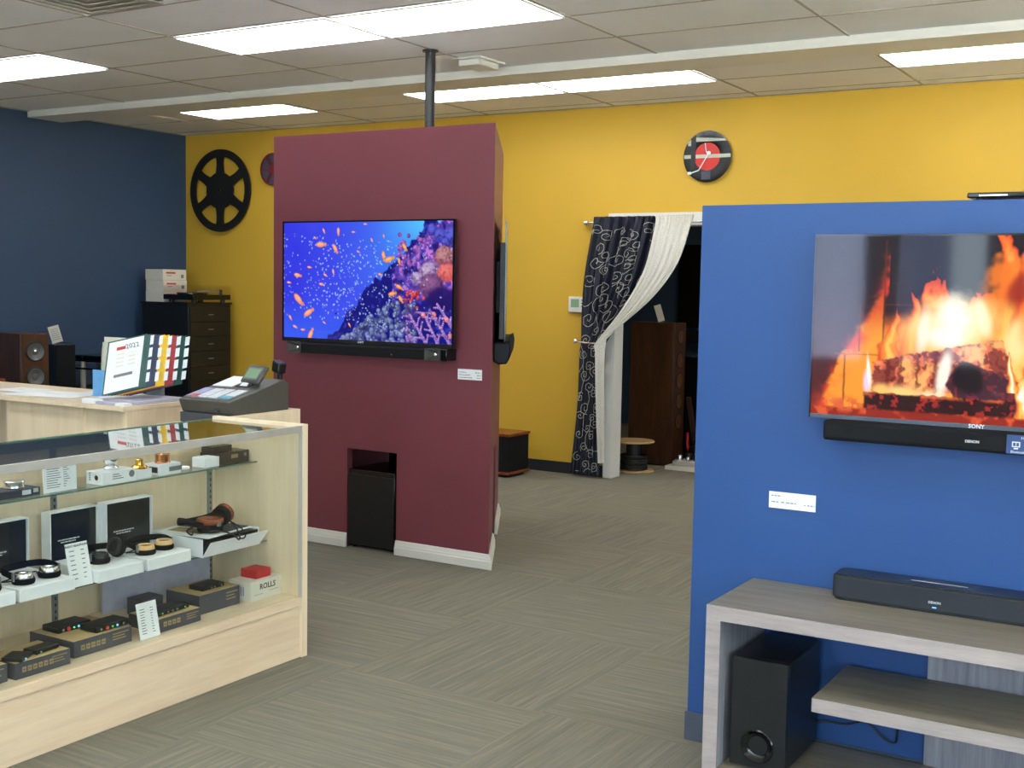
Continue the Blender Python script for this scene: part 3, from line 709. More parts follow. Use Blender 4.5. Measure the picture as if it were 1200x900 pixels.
wall_card(-1.307, -1.151, .845, .899, BY, 'small white price card on the blue partition, below the television', [(.05,.24,.20),(.05,.62,.18),(.26,.62,.08),(.37,.62,.22),(.76,.66,.03),(.83,.66,.15)], 'blueprint')
b = MB(); b.box((-.735, 3.85, BH+.008), (-.28, 4.08, BH+.024), 'gloss')
t = thing('media_player', 'slim black player lying on top of the blue partition', 'media player', (-.5, 3.95, BH))
part('case', b, t, bevel=.004)
for x in (-.70, -.32):
    for y in (3.87, 4.06): part('foot', MB().cyl((x, y, BH), (x, y, BH+.008), .012, 'black'), t)
part('chrome_strip', MB().box((-.70, 3.8485, BH+.013), (-.62, 3.8505, BH+.017), 'chrome'), t)  # thin chrome strip near the left end of the front

# ------------------------------------------------------------------ grey oak media stand
SX0, SX1, SY0, SY1, SZ = -1.349, .20, 3.404, 3.812, .603
t = thing('media_stand', 'grey oak open media stand with a floating middle shelf, in front of the blue partition', 'tv stand', (-.6, 3.6, 0))
def two(b, a, c, top, edge):
    """board whose front edge takes the pale edging"""
    b.box(a, c, top); b.box((a[0], a[1]-.0012, a[2]), (c[0], a[1], c[2]), edge)
b = MB(); two(b, (SX0, SY0+.0012, SZ-.045), (SX1, SY1, SZ), 'ashtop', 'ashedge'); part('top', b, t)
for x in (SX0, SX1-.046):
    b = MB(); b.box((x, SY0+.0012, 0), (x+.046, SY1, SZ-.0455), 'ashvert'); b.box((x, SY0, 0), (x+.046, SY0+.0012, SZ-.0455), 'ashedge'); part('side_panel', b, t)
b = MB(); two(b, (-1.015, SY0+.0012, .335), (SX1-.0465, 3.775, .376), 'ashtop', 'ashedge'); part('middle_shelf', b, t)
b = MB(); two(b, (SX0+.0465, SY0+.0012, .055), (SX1-.0465, 3.79, .10), 'ashtop', 'ashedge'); part('bottom_shelf', b, t)
b = MB(); b.box((-.773, 3.792, .0), (-.35, 3.811, SZ-.0455), 'ashvert'); part('back_panel', b, t)
# bar on the stand
t = thing('soundbar', 'compact charcoal fabric soundbar standing on the grey oak media stand', 'soundbar', (-.73, 3.75, SZ))
b = MB(); x0, x1 = -1.055, -.405; r = .03
def rrect(x0, x1, y0, y1, r, n=6):
    out = []
    for (cx_, cy_, a0) in ((x1-r, y0+r, -PI/2), (x1-r, y1-r, 0), (x0+r, y1-r, PI/2), (x0+r, y0+r, PI)):
        for k in range(n+1): a = a0+PI/2*k/n; out.append((cx_+r*math.cos(a), cy_+r*math.sin(a)))
    return out
b.prism(rrect(x0, x1, 3.692, 3.808, r), SZ+.006, SZ+.076, 'greycloth'); part('fabric_body', b, t, bevel=.006, segs=3)
part('top_plate', MB().prism(rrect(x0+.006, x1-.006, 3.700, 3.802, r), SZ+.0761, SZ+.0805, 'satin'), t, bevel=.001)
part('base', MB().prism(rrect(x0+.006, x1-.006, 3.698, 3.802, r), SZ+.0005, SZ+.006, 'black'), t)
part('touch_strip', MB().box((-.825, 3.748, SZ+.0806), (-.66, 3.752, SZ+.0812), 'whiteprint'), t)
b = MB(); text_at(b, 'DENON', .010, 'whiteprint', (-.742, 3.6915, SZ+.034), bold=True); part('logo', b, t)
part('status_light', MB().box((-.748, 3.6905, SZ+.018), (-.736, 3.692, SZ+.021), 'silverled'), t)
# wireless subwoofer under the top
t = thing('subwoofer', 'tall narrow black subwoofer with round port, inside the grey oak media stand', 'subwoofer', (-1.19, 3.62, .10))
sx0, sx1, sy0, sy1, sz0, sz1 = -1.278, -1.105, 3.452, 3.782, .108, .443
b = MB(); b.box((sx0, sy0+.012, sz0), (sx1, sy1, sz1), 'satin')
part('cabinet', b, t, bevel=.008, segs=3)
pc = (-1.192, .176)
# front plate with a circular hole
n = 40; vs = []; fs = []
R0 = .052
rect = []
for k in range(n):
    a = 2*PI*k/n; cx_, cz_ = math.cos(a), math.sin(a)
    s1 = min(((sx1-pc[0])/cx_ if cx_ > 1e-6 else (sx0-pc[0])/cx_ if cx_ < -1e-6 else 1e9), ((sz1-pc[1])/cz_ if cz_ > 1e-6 else (sz0-pc[1])/cz_ if cz_ < -1e-6 else 1e9))
    rect.append((pc[0]+cx_*s1, pc[1]+cz_*s1))
# push the nearest ray points to the exact corners
for c in ((sx0, sz0), (sx1, sz0), (sx1, sz1), (sx0, sz1)):
    k = min(range(n), key=lambda q: (rect[q][0]-c[0])**2+(rect[q][1]-c[1])**2); rect[k] = c
for k in range(n):
    a = 2*PI*k/n; vs += [(pc[0]+R0*math.cos(a), sy0, pc[1]+R0*math.sin(a)), (rect[k][0], sy0, rect[k][1]), (pc[0]+R0*math.cos(a), sy0+.0119, pc[1]+R0*math.sin(a)), (rect[k][0], sy0+.0119, rect[k][1])]
for k in range(n):
    q = (k+1) % n; fs += [(4*k, 4*k+1, 4*q+1, 4*q), (4*k+1, 4*k+3, 4*q+3, 4*q+1), (4*k, 4*q, 4*q+2, 4*k+2)]
b = MB(); b.add(vs, [f[::-1] for f in fs], 'satin'); part('front_plate', b, t)
b = MB(); b.lathe([(.053, .0116), (.0525, -.0005), (.049, -.004), (.040, .004), (.032, .0105), (.026, .0112), (.001, .0113)], 'gloss', 40, Matrix.Translation((pc[0], sy0, pc[1])) @ Matrix.Rotation(-PI/2, 4, 'X'))
port = part('port_ring', b, t)
part('port_throat', MB().lathe([(.030, 0), (.001, .001)], 'black', 32, Matrix.Translation((pc[0]-.0, sy0+.0095, pc[1]+.0)) @ Matrix.Rotation(PI/2, 4, 'X')), port)
for x in (sx0+.02, sx1-.02):
    for y in (sy0+.03, sy1-.03): part('foot', MB().cyl((x, y, .1), (x, y, sz0), .01, 'black'), t)
pts = [(-1.11, 3.788, .165), (-1.08, 3.80, .172), (-1.02, 3.80, .175), (-.965, 3.80, .195), (-.935, 3.80, .185), (-.90, 3.80, .155), (-.865, 3.80, .147), (-.858, 3.80, .18), (-.858, 3.805, .335)]
def smooth_pts(pts, n=6):
    P = [Vector(p) for p in pts]; out = []
    for i in range(len(P)-1):
        p0, p1, p2, p3 = P[max(i-1, 0)], P[i], P[i+1], P[min(i+2, len(P)-1)]
        for k in range(n):
            s = k/n; out.append(.5*((2*p1)+(p2-p0)*s+(2*p0-5*p1+4*p2-p3)*s*s+(3*p1-p0-3*p2+p3)*s**3))
    return out+[P[-1]]
tag(part('power_cable', MB().tube(smooth_pts(pts), .0035, 'rubberblk')), 'thin black cable drooping behind the media stand, against the blue wall', 'cable')

# ------------------------------------------------------------------ glass display case
CX0, CX1, CY0, CY1 = -3.79, -3.279, 2.03, 3.81
case = thing('display_case', 'maple and glass display counter filled with headphones and small audio gear', 'display case', ((CX0+CX1)/2, (CY0+CY1)/2, 0))
for y in (CY0, CY1-.033): part('end_panel', MB().box((CX0, y, 0), (CX1, y+.033, .976), 'maple'), case, bevel=.0015)
part('kick_panel', MB().box((CX1-.030, CY0+.0335, 0), (CX1-.012, CY1-.0335, .2195), 'mapleh'), case)
part('deck', MB().box((CX0+.001, CY0+.0335, .22), (CX1-.002, CY1-.0335, .256), 'mapleh'), case, bevel=.002)
part('back_panel', MB().box((CX0+.001, CY0+.0335, .2565), (CX0+.016, CY1-.0335, .925), 'maple'), case)
b = MB(); b.box((CX1-.014, CY0+.0335, .943), (CX1-.002, CY1-.034, .972), 'alu'); part('front_rail', b, case, bevel=.001)
b = MB(); b.box((CX0+.002, CY0+.0335, .925), (CX0+.020, CY1-.034, .960), 'steel'); part('back_rail', b, case, bevel=.001)
b = MB(); b.box((CX1-.010, CY1-.048, .257), (CX1-.001, CY1-.0335, .9425), 'alu'); part('front_post', b, case)
part('front_post', MB().box((CX1-.010, CY0+.0335, .257), (CX1-.001, CY0+.048, .9425), 'alu'), case)
part('front_glass', MB().box((CX1-.011, CY0+.0485, .2565), (CX1-.0105, CY1-.0485, .9425), 'glass'), case)
b = MB(); b.box((CX0+.002, CY0+.035, .962), (CX1-.0145, CY1-.035, .9632), 'topglass'); tg = part('top_glass', b, case)
b = MB(); b.box((CX0-.001, CY0+.035, .9605), (CX0+.0018, CY1-.035, .9665), 'glassedge'); part('glass_edge', b, tg)
for y in (2.93, 3.728):
    b = MB(); b.box((CX0+.0165, y, .26), (CX0+.0265, y+.022, .924), 'steel')
    for k in range(26): b.box((CX0+.0266, y+.008, .275+.025*k), (CX0+.0270, y+.014, .287+.025*k), 'black')
    part('shelf_standard', b, case)
for (z, xf) in ((.804, -3.527), (.474, -3.470)):
    b = MB(); b.box((CX0+.028, CY0+.036, z-.0065), (xf-.0012, CY1-.036, z-.0002), 'glass'); s_ = part('glass_shelf', b, case)
    part('shelf_edge', MB().box((xf-.001, CY0+.036, z-.0065), (xf, CY1-.036, z-.0002), 'glassedge'), s_)
    for y in (2.932, 3.730):
        part('shelf_bracket', MB().prism([(CX0+.0272, z-.05), (CX0+.0272, z-.0068), (xf-.03, z-.0068), (xf-.03, z-.013)], y+.006, y+.012, 'steel', 'Y'), case)

# --- price lists on stands
def price_sheet(y0, y1, z0, z1, x, lean, label, header=None, rows_=9, kind='a'):
    """sheet facing +X, its bottom edge at x, leaning back by lean"""
    t = thing('price_sheet', label, 'price sheet', (x, (y0+y1)/2, z0))
    H = z1-z0; W = y1-y0; n = Vector((1, 0, lean)).normalized()
    m = Matrix(((0, -lean, 1, 0), (1, 0, 0, 0), (0, 1, lean, 0), (0, 0, 0, 1))); m.translation = (x, y0, z0)
    part('sheet', MB().box((0, 0, 0), (W, H, .002), 'card', T=m), t)
    part('stand', MB().add([(x, y0+W*.35, z0), (x, y0+W*.65, z0), (x-H*.35, y0+W*.5, z0), (x-lean*H*.6, y0+W*.5, z0+H*.6)], [(0, 2, 1), (0, 1, 3), (1, 2, 3), (2, 0, 3)], 'card'), t)
    b = MB()
    if header: b.text(header, W*.115, 'darkprint', m @ Matrix.Translation((W*.5, H*.93, .0026)), .0002, True)
    for r in range(rows_):
        v = H*(.82-.74*r/rows_); h = H*.011
        if kind == 'a':
            segs = [(.14, .14+random.uniform(.16, .26)), (.66, .66+random.uniform(.08, .18))]
        else:
            segs = [(.1, .1+random.uniform(.3, .45)), (.60, .60+random.uniform(.06, .2))]
        for (a, c) in segs: b.box((W*a, v-h, .0021), (W*c, v+h, .0025), 'print', T=m)
    part('printing', b, t)
price_sheet(2.737, 2.878, .804, .915, -3.56, .04, 'white price sheet standing on the top glass shelf, left of the silver bowl weight', None, 10, 'b')
price_sheet(2.770, 2.864, .474, .625, -3.462, .22, 'white price sheet leaning on the lower glass shelf in front of the open black-lined box', 'GRADO HEADPHONES', 7)
price_sheet(2.975, 3.068, .2565, .385, -3.345, .20, 'white price sheet leaning on the wooden deck, between two dark boxes', None, 10)

# --- items on the top shelf (z .804)
z = .804
def carton(name, label, cat, x0, x1, y0, y1, z0, h, m='box', extra=None, bevel=.0012, group=None):
    t = thing(name, label, cat, ((x0+x1)/2, (y0+y1)/2, z0), 0, group)
    part('carton', MB().box((x0, y0, z0+.0003), (x1, y1, z0+h), m), t, bevel=bevel)
    if extra: b = MB(); extra(b); part('printing', b, t)
    return t
def px_text(b, s, size, m, x, y, z, bold=False): b.text(s, size, m, facing(1, 0, (x, y, z)), .0002, bold)
def e1(b):
    b.lathe([(.013, 0), (.013, .0004)], 'print', 24, facing(1, 0, (-3.5299, 3.104, z+.030))); b.lathe([(.0105, .0004), (.0105, .0008)], 'midgrey', 24, facing(1, 0, (-3.5299, 3.104, z+.030)))
    for k in range(3): b.box((-3.530, 3.045-.03, z+.018+.008*k), (-3.5295, 3.045+.02-.01*k, z+.021+.008*k), 'print')
    b.lathe([(.0095, 0), (.0095, .0004)], 'darkprint', 24, facing(0, -1, (-3.565, 2.9698, z+.026)))
    for k in range(4): b.box((-3.604, 2.9694, z+.014+.008*k), (-3.596, 2.9698, z+.019+.008*k), 'print')
carton('product_box', 'white carton with round print carrying the silver bowl weight, top glass shelf', 'box', -3.62, -3.530, 2.970, 3.128, z, .047, 'box', e1)
def e2(b): b.box((-3.5425, 3.30, z+.012), (-3.5415, 3.365, z+.030), 'print'); b.box((-3.60, 3.2496, z+.010), (-3.552, 3.2502, z+.032), 'darkprint')
carton('product_box', 'small plain white carton under the gold weight, top glass shelf', 'box', -3.60, -3.545, 3.143, 3.215, z, .036)
carton('product_box', 'white carton with a dark window under the copper weight, top glass shelf', 'box', -3.625, -3.5425, 3.2505, 3.36, z, .042, 'box', e2)
W_ = lambda x, y, zz: Matrix.Translation((x, y, zz))
def weight(label, x, y, zz, parts_, m, loc=None):
    t = thing('record_weight', label, 'record weight', (x, y, zz))
    for nm, prof in parts_: part(nm, MB().lathe(prof, m, 32, W_(x, y, zz)), t, smooth=30)
weight('polished silver bowl-shaped weight on a white carton, top glass shelf', -3.575, 3.045, z+.0473, [('foot', [(.014, 0), (.027, .002), (.029, .008), (.022, .014), (.018, .017)]), ('bowl', [(.018, .0172), (.022, .024), (.029, .034), (.031, .040), (.028, .040), (.024, .033), (.006, .028)])], 'chrome')
weight('polished gold weight with a narrow knob on a white carton, top glass shelf', -3.572, 3.178, z+.0363, [('base', [(.031, 0), (.031, .006), (.025, .012), (.017, .014)]), ('knob', [(.015, .0142), (.014, .020), (.014, .034), (.012, .036), (.002, .035)])], 'gold')
weight('polished copper ring-shaped weight on a white carton, top glass shelf', -3.585, 3.305, z+.0423, [('base', [(.030, 0), (.031, .004), (.028, .006)]), ('ring', [(.028, .0062), (.028, .030), (.030, .034), (.026, .034), (.022, .026), (.003, .024)])], 'copper')
def e3(b): b.box((-3.5649, 2.655, z+.006), (-3.5645, 2.69, z+.022), 'whiteprint'); b.box((-3.5649, 2.70, z+.010), (-3.5645, 2.72, z+.024), 'palegreen')
carton('product_box', 'low black carton with white sticker at the left edge, top glass shelf', 'box', -3.655, -3.565, 2.55, 2.728, z, .026, 'sleeve', e3)
weight('low silver puck on the black carton at the left edge, top glass shelf', -3.61, 2.655, z+.0263, [('body', [(.034, 0), (.036, .004), (.034, .018), (.036, .024), (.033, .026), (.002, .026)])], 'chrome')
weight('tiny white round puck lying alone on the top glass shelf', -3.60, 3.43, z+.0003, [('body', [(.022, 0), (.024, .004), (.022, .010), (.002, .011)])], 'box')
carton('product_box', 'plain white cube carton beside the dark boxes, top glass shelf', 'box', -3.62, -3.548, 3.495, 3.575, z, .040)
M['brownbox'] = mat('dark_brown_carton', (64, 52, 42), .35)
def e4(b): b.lathe([(.008, 0), (.008, .0004)], 'print', 20, facing(1, 0, (-3.5648, 3.742, z+.030))); b.box((-3.565, 3.66, z+.02), (-3.5646, 3.70, z+.036), 'goldprint')
carton('product_box', 'long dark brown carton at the right end of the top glass shelf', 'box', -3.66, -3.565, 3.578, 3.765, z, .047, 'brownbox', e4)
carton('product_box', 'small dark brown carton stacked on the long one, top glass shelf', 'box', -3.66, -3.59, 3.585, 3.69, z+.0475, .026, 'brownbox')

# --- white presentation boxes with headphones on the lower shelf (z .474)
z2 = .474
def tray(y0, y1, label, xf=-3.436, h=.047, fw=0, hh=.225):
    t = thing('headphone_box', label, 'box', ((xf-.11), (y0+y1)/2, z2), 0, 'open white headphone boxes')
    part('tray', MB().box((-3.690+fw, y0, z2+.0003), (xf, y1, z2+h), 'box'), t, bevel=.004)
    # lid: shallow black-lined box standing on its edge behind the tray, opening towards +X
    xl0, xl1 = -3.745+fw, -3.695+fw; zt = z2+hh; th = .004; zb_ = z2+.0003
    b = MB(); b.box((xl0, y0, zb_), (xl0+th, y1+.01, zt), 'box'); b.box((xl0+th, y0, zt-th), (xl1, y1+.01, zt), 'box'); b.box((xl0+th, y0, zb_), (xl1, y1+.01, zb_+th), 'box')
    b.box((xl0+th, y0, zb_+th), (xl1, y0+th, zt-th), 'box'); b.box((xl0+th, y1+.01-th, zb_+th), (xl1, y1+.01, zt-th), 'box'); l_ = part('lid', b, t)
    b = MB(); i = th+.0005; b.box((xl0+i, y0+i, zb_+i), (xl1-.012, y1+.01-i, zt-i), 'satin'); ln = part('lining', b, l_)
    b = MB()
    for k, (a, c) in enumerate(((.20, .66), (.26, .58))):
        q = a
        while q < c:
            e = min(q+random.uniform(.04, .09), c); zz = z2+.112-.009*k; b.box((xl1-.0119, y0+(y1-y0)*q, zz), (xl1-.0114, y0+(y1-y0)*e, zz+.004), 'whiteprint'); q = e+.012
    part('lettering', b, ln)
    return t
tray(2.305, 2.530, 'open white headphone box cut by the left edge of the photo, lower glass shelf')
tray(2.545, 2.768, 'open white black-lined headphone box holding the silver-cupped headphones')
tray(2.868, 3.078, 'open white black-lined headphone box holding the all-black headphones')
tray(3.094, 3.312, 'open white black-lined headphone box holding the headphones with pale wood cups', fw=.035, hh=.232)
def cup(t, x, y, zz, ringm, r=.0365, holes=True, T=None, tall=.016):
    T0 = T if T else Matrix.Translation((x, y, zz))
    c = part('ear_pad', MB().lathe([(r*.98, 0), (r*1.06, .006), (r*1.06, .014), (r, .019)], 'foam', 28, T0), t, smooth=50)
    hi = .38 if ringm == 'chrome' else .62
    part('cup_shell', MB().lathe([(r*.92, .0192), (r*.92, .024), (r*.86, .018+tall), (r*.78, .020+tall), (r*(hi+.06), .019+tall), (r*hi, .014+tall), (.001, .014+tall)], ringm, 32, T0), c, smooth=45)
    part('grille', MB().lathe([(r*(hi-.015), .0142+tall), (.001, .0150+tall)], 'black', 20, T0), c)
def headphones(label, c1, c2, zz, ringm, back, clip='steel', tilt2=None):
    t = thing('headphones', label, 'headphones', ((c1[0]+c2[0])/2, (c1[1]+c2[1])/2, zz), 0, 'headphones on the lower glass shelf')
    cup(t, c1[0], c1[1], zz+.0005, ringm)
    if tilt2 is None: cup(t, c2[0], c2[1], zz+.0005, ringm)
    else: cup(t, 0, 0, 0, ringm, T=Matrix.Translation((c2[0], c2[1], zz+.045)) @ tilt2)
    # band: a flat strap looping back and up behind the cups
    mid = ((c1[0]+c2[0])/2-back, (c1[1]+c2[1])/2)
    pts = [(c1[0], c1[1]-.036, zz+.028), (c1[0]-.03, c1[1]-.040, zz+.034), (mid[0]+.02, c1[1]-.020, zz+.036), (mid[0], mid[1], zz+.037), (mid[0]+.02, c2[1]+.020, zz+.036), (c2[0]-.03, c2[1]+.036, zz+.034), (c2[0], c2[1]+.036, zz+.028)]
    part('headband', MB().tube(smooth_pts(pts, 6), .01, 'foam', 10, (.0035, .012)), t)
    for c, s in ((c1, -1), (c2, 1)):
        part('yoke', MB().box((c[0]-.005, c[1]+s*.040-.003, zz+.012), (c[0]+.005, c[1]+s*.040+.003, zz+.040), clip), t, bevel=.001)
    pts = [(c1[0]-.02, c1[1]-.034, zz+.010), (c1[0]-.05, c1[1]-.05, zz+.006), (c1[0]-.06, c1[1]-.02, zz+.005), (c1[0]-.075, c1[1]+.02, zz+.005), (c2[0]-.08, c2[1], zz+.006), (c2[0]-.04, c2[1]-.02, zz+.010)]
    part('cord', MB().tube(smooth_pts(pts, 5), .0025, 'rubberblk', 6), t)
    return t
zt = z2+.0475
M['darkred'] = mat('dark_red_plastic', (110, 24, 34), .3)
headphones('headphones with silver cups in the second white box from the left', (-3.500, 2.606), (-3.510, 2.718), zt, 'chrome', .10)
headphones('all-black headphones, one cup tipped up, beside the leaning price sheet', (-3.535, 2.955), (-3.545, 3.038), zt, 'satin', .09, tilt2=Matrix.Rotation(1.25, 4, 'X') @ Matrix.Translation((0, 0, -.02)))
headphones('black headphones with pale wood cups, left of the largest white box', (-3.512, 3.152), (-3.525, 3.254), zt, 'oakring', .09)
headphones('headphones with a dark red cup, cut by the left edge of the photo', (-3.50, 2.37), (-3.50, 2.475), zt, 'darkred', .10)
# large white box with its front flap open
t = thing('headphone_box', 'large white box with splayed front flap and booklet, right end of the lower glass shelf', 'box', (-3.54, 3.55, z2), 0, 'open white headphone boxes')
y0, y1, h = 3.372, 3.690, .072; xf, xb = -3.438, -3.735; th = .003; zb_ = z2+.0003
b = MB(); b.box((xb, y0, zb_), (xf, y1, zb_+th), 'box'); b.box((xb, y0, zb_+th), (xf, y0+th, z2+h), 'box'); b.box((xb, y1-th, zb_+th), (xf, y1, z2+h), 'box'); b.box((xb, y0+th, zb_+th), (xb+th, y1-th, z2+h), 'box')
part('tray', b, t)
part('front_flap', MB().add([(xf+.001, y0, zb_), (xf+.001, y1, zb_), (xf+.030, y1+.028, z2+.060), (xf+.030, y0+.016, z2+.060), (xf-.002, y0, zb_), (xf-.002, y1, zb_), (xf+.027, y1+.028, z2+.060), (xf+.027, y0+.016, z2+.060)],
    [(0, 1, 2, 3), (7, 6, 5, 4), (3, 2, 6, 7), (0, 3, 7, 4), (1, 5, 6, 2), (0, 4, 5, 1)], 'box'), t)
part('lining', MB().box((xb+.004, y0+.004, zb_+.004), (xf-.003, y1-.004, z2+h-.008), 'satin'), t)
t = thing('booklet', 'black and white booklet lying in the largest white box under the brown headphones', 'booklet', (-3.56, 3.55, z2+h))
Tb = Matrix.Translation((-3.575, 3.53, z2+h)) @ Matrix.Rotation(.12, 4, 'Z')
part('cover', MB().box((-.14, -.15, .0004), (.13, .13, .003), 'card', T=Tb), t); part('cover_print', MB().box((-.12, -.10, .0031), (.05, -.02, .0034), 'goldprint', T=Tb).box((-.135, -.01, .0031), (.115, .125, .006), 'sleeve', T=Tb), t)
t = thing('headphones', 'large headphones with mahogany cups lying on the biggest white box', 'headphones', (-3.53, 3.54, z2+h+.006), 0, 'headphones on the lower glass shelf')
zz = z2+h+.007; c1 = (-3.515, 3.49); T1 = Matrix.Translation((c1[0], c1[1], zz))
r = .052
p1 = part('ear_pad', MB().lathe([(r*.95, 0), (r, .010), (r, .026), (r*.94, .032)], 'foam', 32, T1), t, smooth=50)
part('cup_shell', MB().lathe([(r*.98, .0322), (r*1.04, .036), (r*1.04, .048), (r*.96, .053), (r*.62, .053), (r*.56, .046), (.001, .045)], 'mahog', 40, T1), p1, smooth=45)
T2 = Matrix.Translation((-3.535, 3.575, zz+.048)) @ Matrix.Rotation(.25, 4, 'Z') @ Matrix.Rotation(-1.30, 4, 'X')
p2 = part('ear_pad', MB().lathe([(r*.72, -.02), (r*.78, -.012), (r*.78, .008), (r*.72, .012)], 'foam', 32, T2), t, smooth=50)
part('cup_shell', MB().lathe([(r*.74, .0122), (r*.8, .016), (r*.8, .028), (r*.72, .033), (r*.45, .033), (r*.40, .027), (.001, .026)], 'mahog', 40, T2), p2, smooth=45)
part('yoke', MB().box((c1[0]+.045, c1[1]-.012, zz+.026), (c1[0]+.058, c1[1]+.004, zz+.044), 'steel'), t, bevel=.001)
pts = [(-3.50, 3.435, zz+.03), (-3.53, 3.405, zz+.044), (-3.58, 3.39, zz+.05), (-3.63, 3.43, zz+.03), (-3.65, 3.50, zz+.022), (-3.62, 3.56, zz+.03), (-3.575, 3.585, zz+.05)]
part('headband', MB().tube(smooth_pts(pts), .01, 'foam', 10, (.004, .013)), t)
pts = [(-3.47, 3.45, zz+.012), (-3.455, 3.46, zz+.012), (-3.425, 3.49, zz+.006), (-3.400, 3.515, z2+.066), (-3.396, 3.528, z2+.052), (-3.400, 3.54, z2+.060), (-3.43, 3.55, zz+.012), (-3.47, 3.56, zz+.03)]
part('cord', MB().tube(smooth_pts(pts), .0030, 'rubberblk', 7), t)
pts = [(-3.400, 3.535, z2+.056), (-3.398, 3.555, z2+.052), (-3.400, 3.57, z2+.062), (-3.43, 3.575, zz+.010), (-3.50, 3.58, zz+.03)]
part('cord', MB().tube(smooth_pts(pts), .0030, 'rubberblk', 7), t)
pts = [(-3.56, 3.43, zz+.02), (-3.52, 3.40, zz+.028), (-3.50, 3.36, zz+.03), (-3.50, 3.35, zz+.022), (-3.50, 3.375, zz+.004), (-3.54, 3.42, zz+.003)]
part('cord', MB().tube(smooth_pts(pts), .0032, 'rubberblk', 7), t)

# pale board hanging below the lower shelf, at the back
tag(part('backing_board', MB().box((-3.735, 3.13, .2575), (-3.728, 3.70, .462), 'lilac')), 'pale lilac-grey board standing at the back of the wooden deck', 'board')

# --- dark gear boxes on the deck (z .2565)
zd = .2563
def gear_box(y0, y1, xf, xb, h, label, nicon, tx=True):
    t = thing('gear_box', label, 'box', ((xf+xb)/2, (y0+y1)/2, zd), 0, 'dark sleeved gear boxes on the deck')
    part('carton', MB().box((xb, y0+.002, zd+.0003), (xf-.002, y1-.002, zd+h), 'kraft'), t, bevel=.001)
    b = MB(); b.box((xf-.0018, y0, zd+.0002), (xf, y1, zd+h), 'sleeve'); b.box((xb, y0, zd+.0002), (xf-.0018, y0+.0018, zd+h), 'sleeve'); b.box((xb, y1-.0018, zd+.0002), (xf-.0018, y1, zd+h), 'sleeve')
    part('sleeve', b, t, bevel=.0006)
    b = MB(); L = y1-y0; s = min(L*.10, .017) if nicon < 6 else L*.075
    for k in range(nicon):
        yy = y0+L*.12+k*s*1.30
        b.box((xf+.0001, yy, zd+h*.36), (xf+.0005, yy+s, zd+h*.36+s*1.1), 'goldprint'); b.box((xf+.0005, yy+s*.2, zd+h*.36+s*.45), (xf+.0008, yy+s*.8, zd+h*.36+s*.62), 'sleeve')
    if tx:
        for k, wd in enumerate((.30, .22, .25)): b.box((xf+.0001, y0+L*.66, zd+h*(.74-.17*k)), (xf+.0005, y0+L*(.66+wd*.95), zd+h*(.80-.17*k)), 'goldprint')
    part('printing', b, t); return t
gear_box(2.20, 2.428, -3.348, -3.52, .060, 'dark slate gear box at the left end of the deck, cut by the photo edge', 3)
gear_box(2.448, 2.662, -3.335, -3.50, .054, 'dark slate gear box with six icons carrying two small black devices', 6)
gear_box(2.703, 2.956, -3.368, -3.60, .058, 'dark slate gear box with five icons carrying two devices with coloured sockets', 5)
gear_box(3.075, 3.288, -3.362, -3.52, .052, 'dark slate gear box right behind the leaning price sheet on the deck', 4)
gear_box(3.335, 3.556, -3.418, -3.60, .076, 'tall plain slate gear box beside the white lettered carton', 0)
def device(label, x, y, zz, wx, wy, h, rz, knobs, m='black'):
    t = thing('audio_interface', label, 'audio device', (x, y, zz), rz, 'small black devices on the gear boxes')
    part('case', MB().box((-wx/2, -wy/2, .0028), (wx/2, wy/2, h), m), t, world=False, bevel=.002)
    for sx in (-1, 1):
        for sy in (-1, 1): part('foot', MB().cyl((sx*wx*.38, sy*wy*.4, .0003), (sx*wx*.38, sy*wy*.4, .0028), .004, 'black', 10), t, world=False)
    for (f, kd, r) in knobs:
        part('socket' if kd not in ('greenled', 'blueled') else 'light', MB().cyl((wx/2, f*wy, h*.5), (wx/2+.003, f*wy, h*.5), r, kd, 14), t, world=False)
    return t
K5 = [(-.36, 'chrome', .0052), (-.18, 'redprint', .0072), (-.02, 'greenled', .0035), (.12, 'blueled', .0042), (.30, 'chrome', .0042)]
device('flat black device with small blue light, on the left of two on the six-icon box', -3.375, 2.485, zd+.054, .07, .08, .016, .5, [(-.2, 'blueled', .003)])
device('flat black device with small green light, on the right of two on the six-icon box', -3.39, 2.590, zd+.054, .06, .10, .016, .1, [(-.3, 'greenled', .003)])
device('black device with coloured sockets at the back left of the five-icon box', -3.525, 2.80, zd+.058, .085, .14, .024, .0, K5)
device('black device with coloured sockets at the front right of the five-icon box', -3.425, 2.885, zd+.058, .085, .15, .024, .0, K5)
device('black device on the box behind the leaning deck price sheet', -3.425, 3.175, zd+.052, .075, .16, .020, .05, [(-.38, 'greenled', .003), (.36, 'greenled', .003), (-.2, 'steel', .004), (-.05, 'steel', .004), (.1, 'steel', .004)])
device('small black device with metal jacks on the tall plain slate box', -3.49, 3.445, zd+.076, .075, .12, .020, .0, [(-.1, 'chrome', .004), (.05, 'chrome', .004), (.35, 'chrome', .005)])
carton('gear_box', 'low dark box at the back behind the box with the row of jacks', 'box', -3.66, -3.58, 3.19, 3.30, zd, .066, 'sleeve')
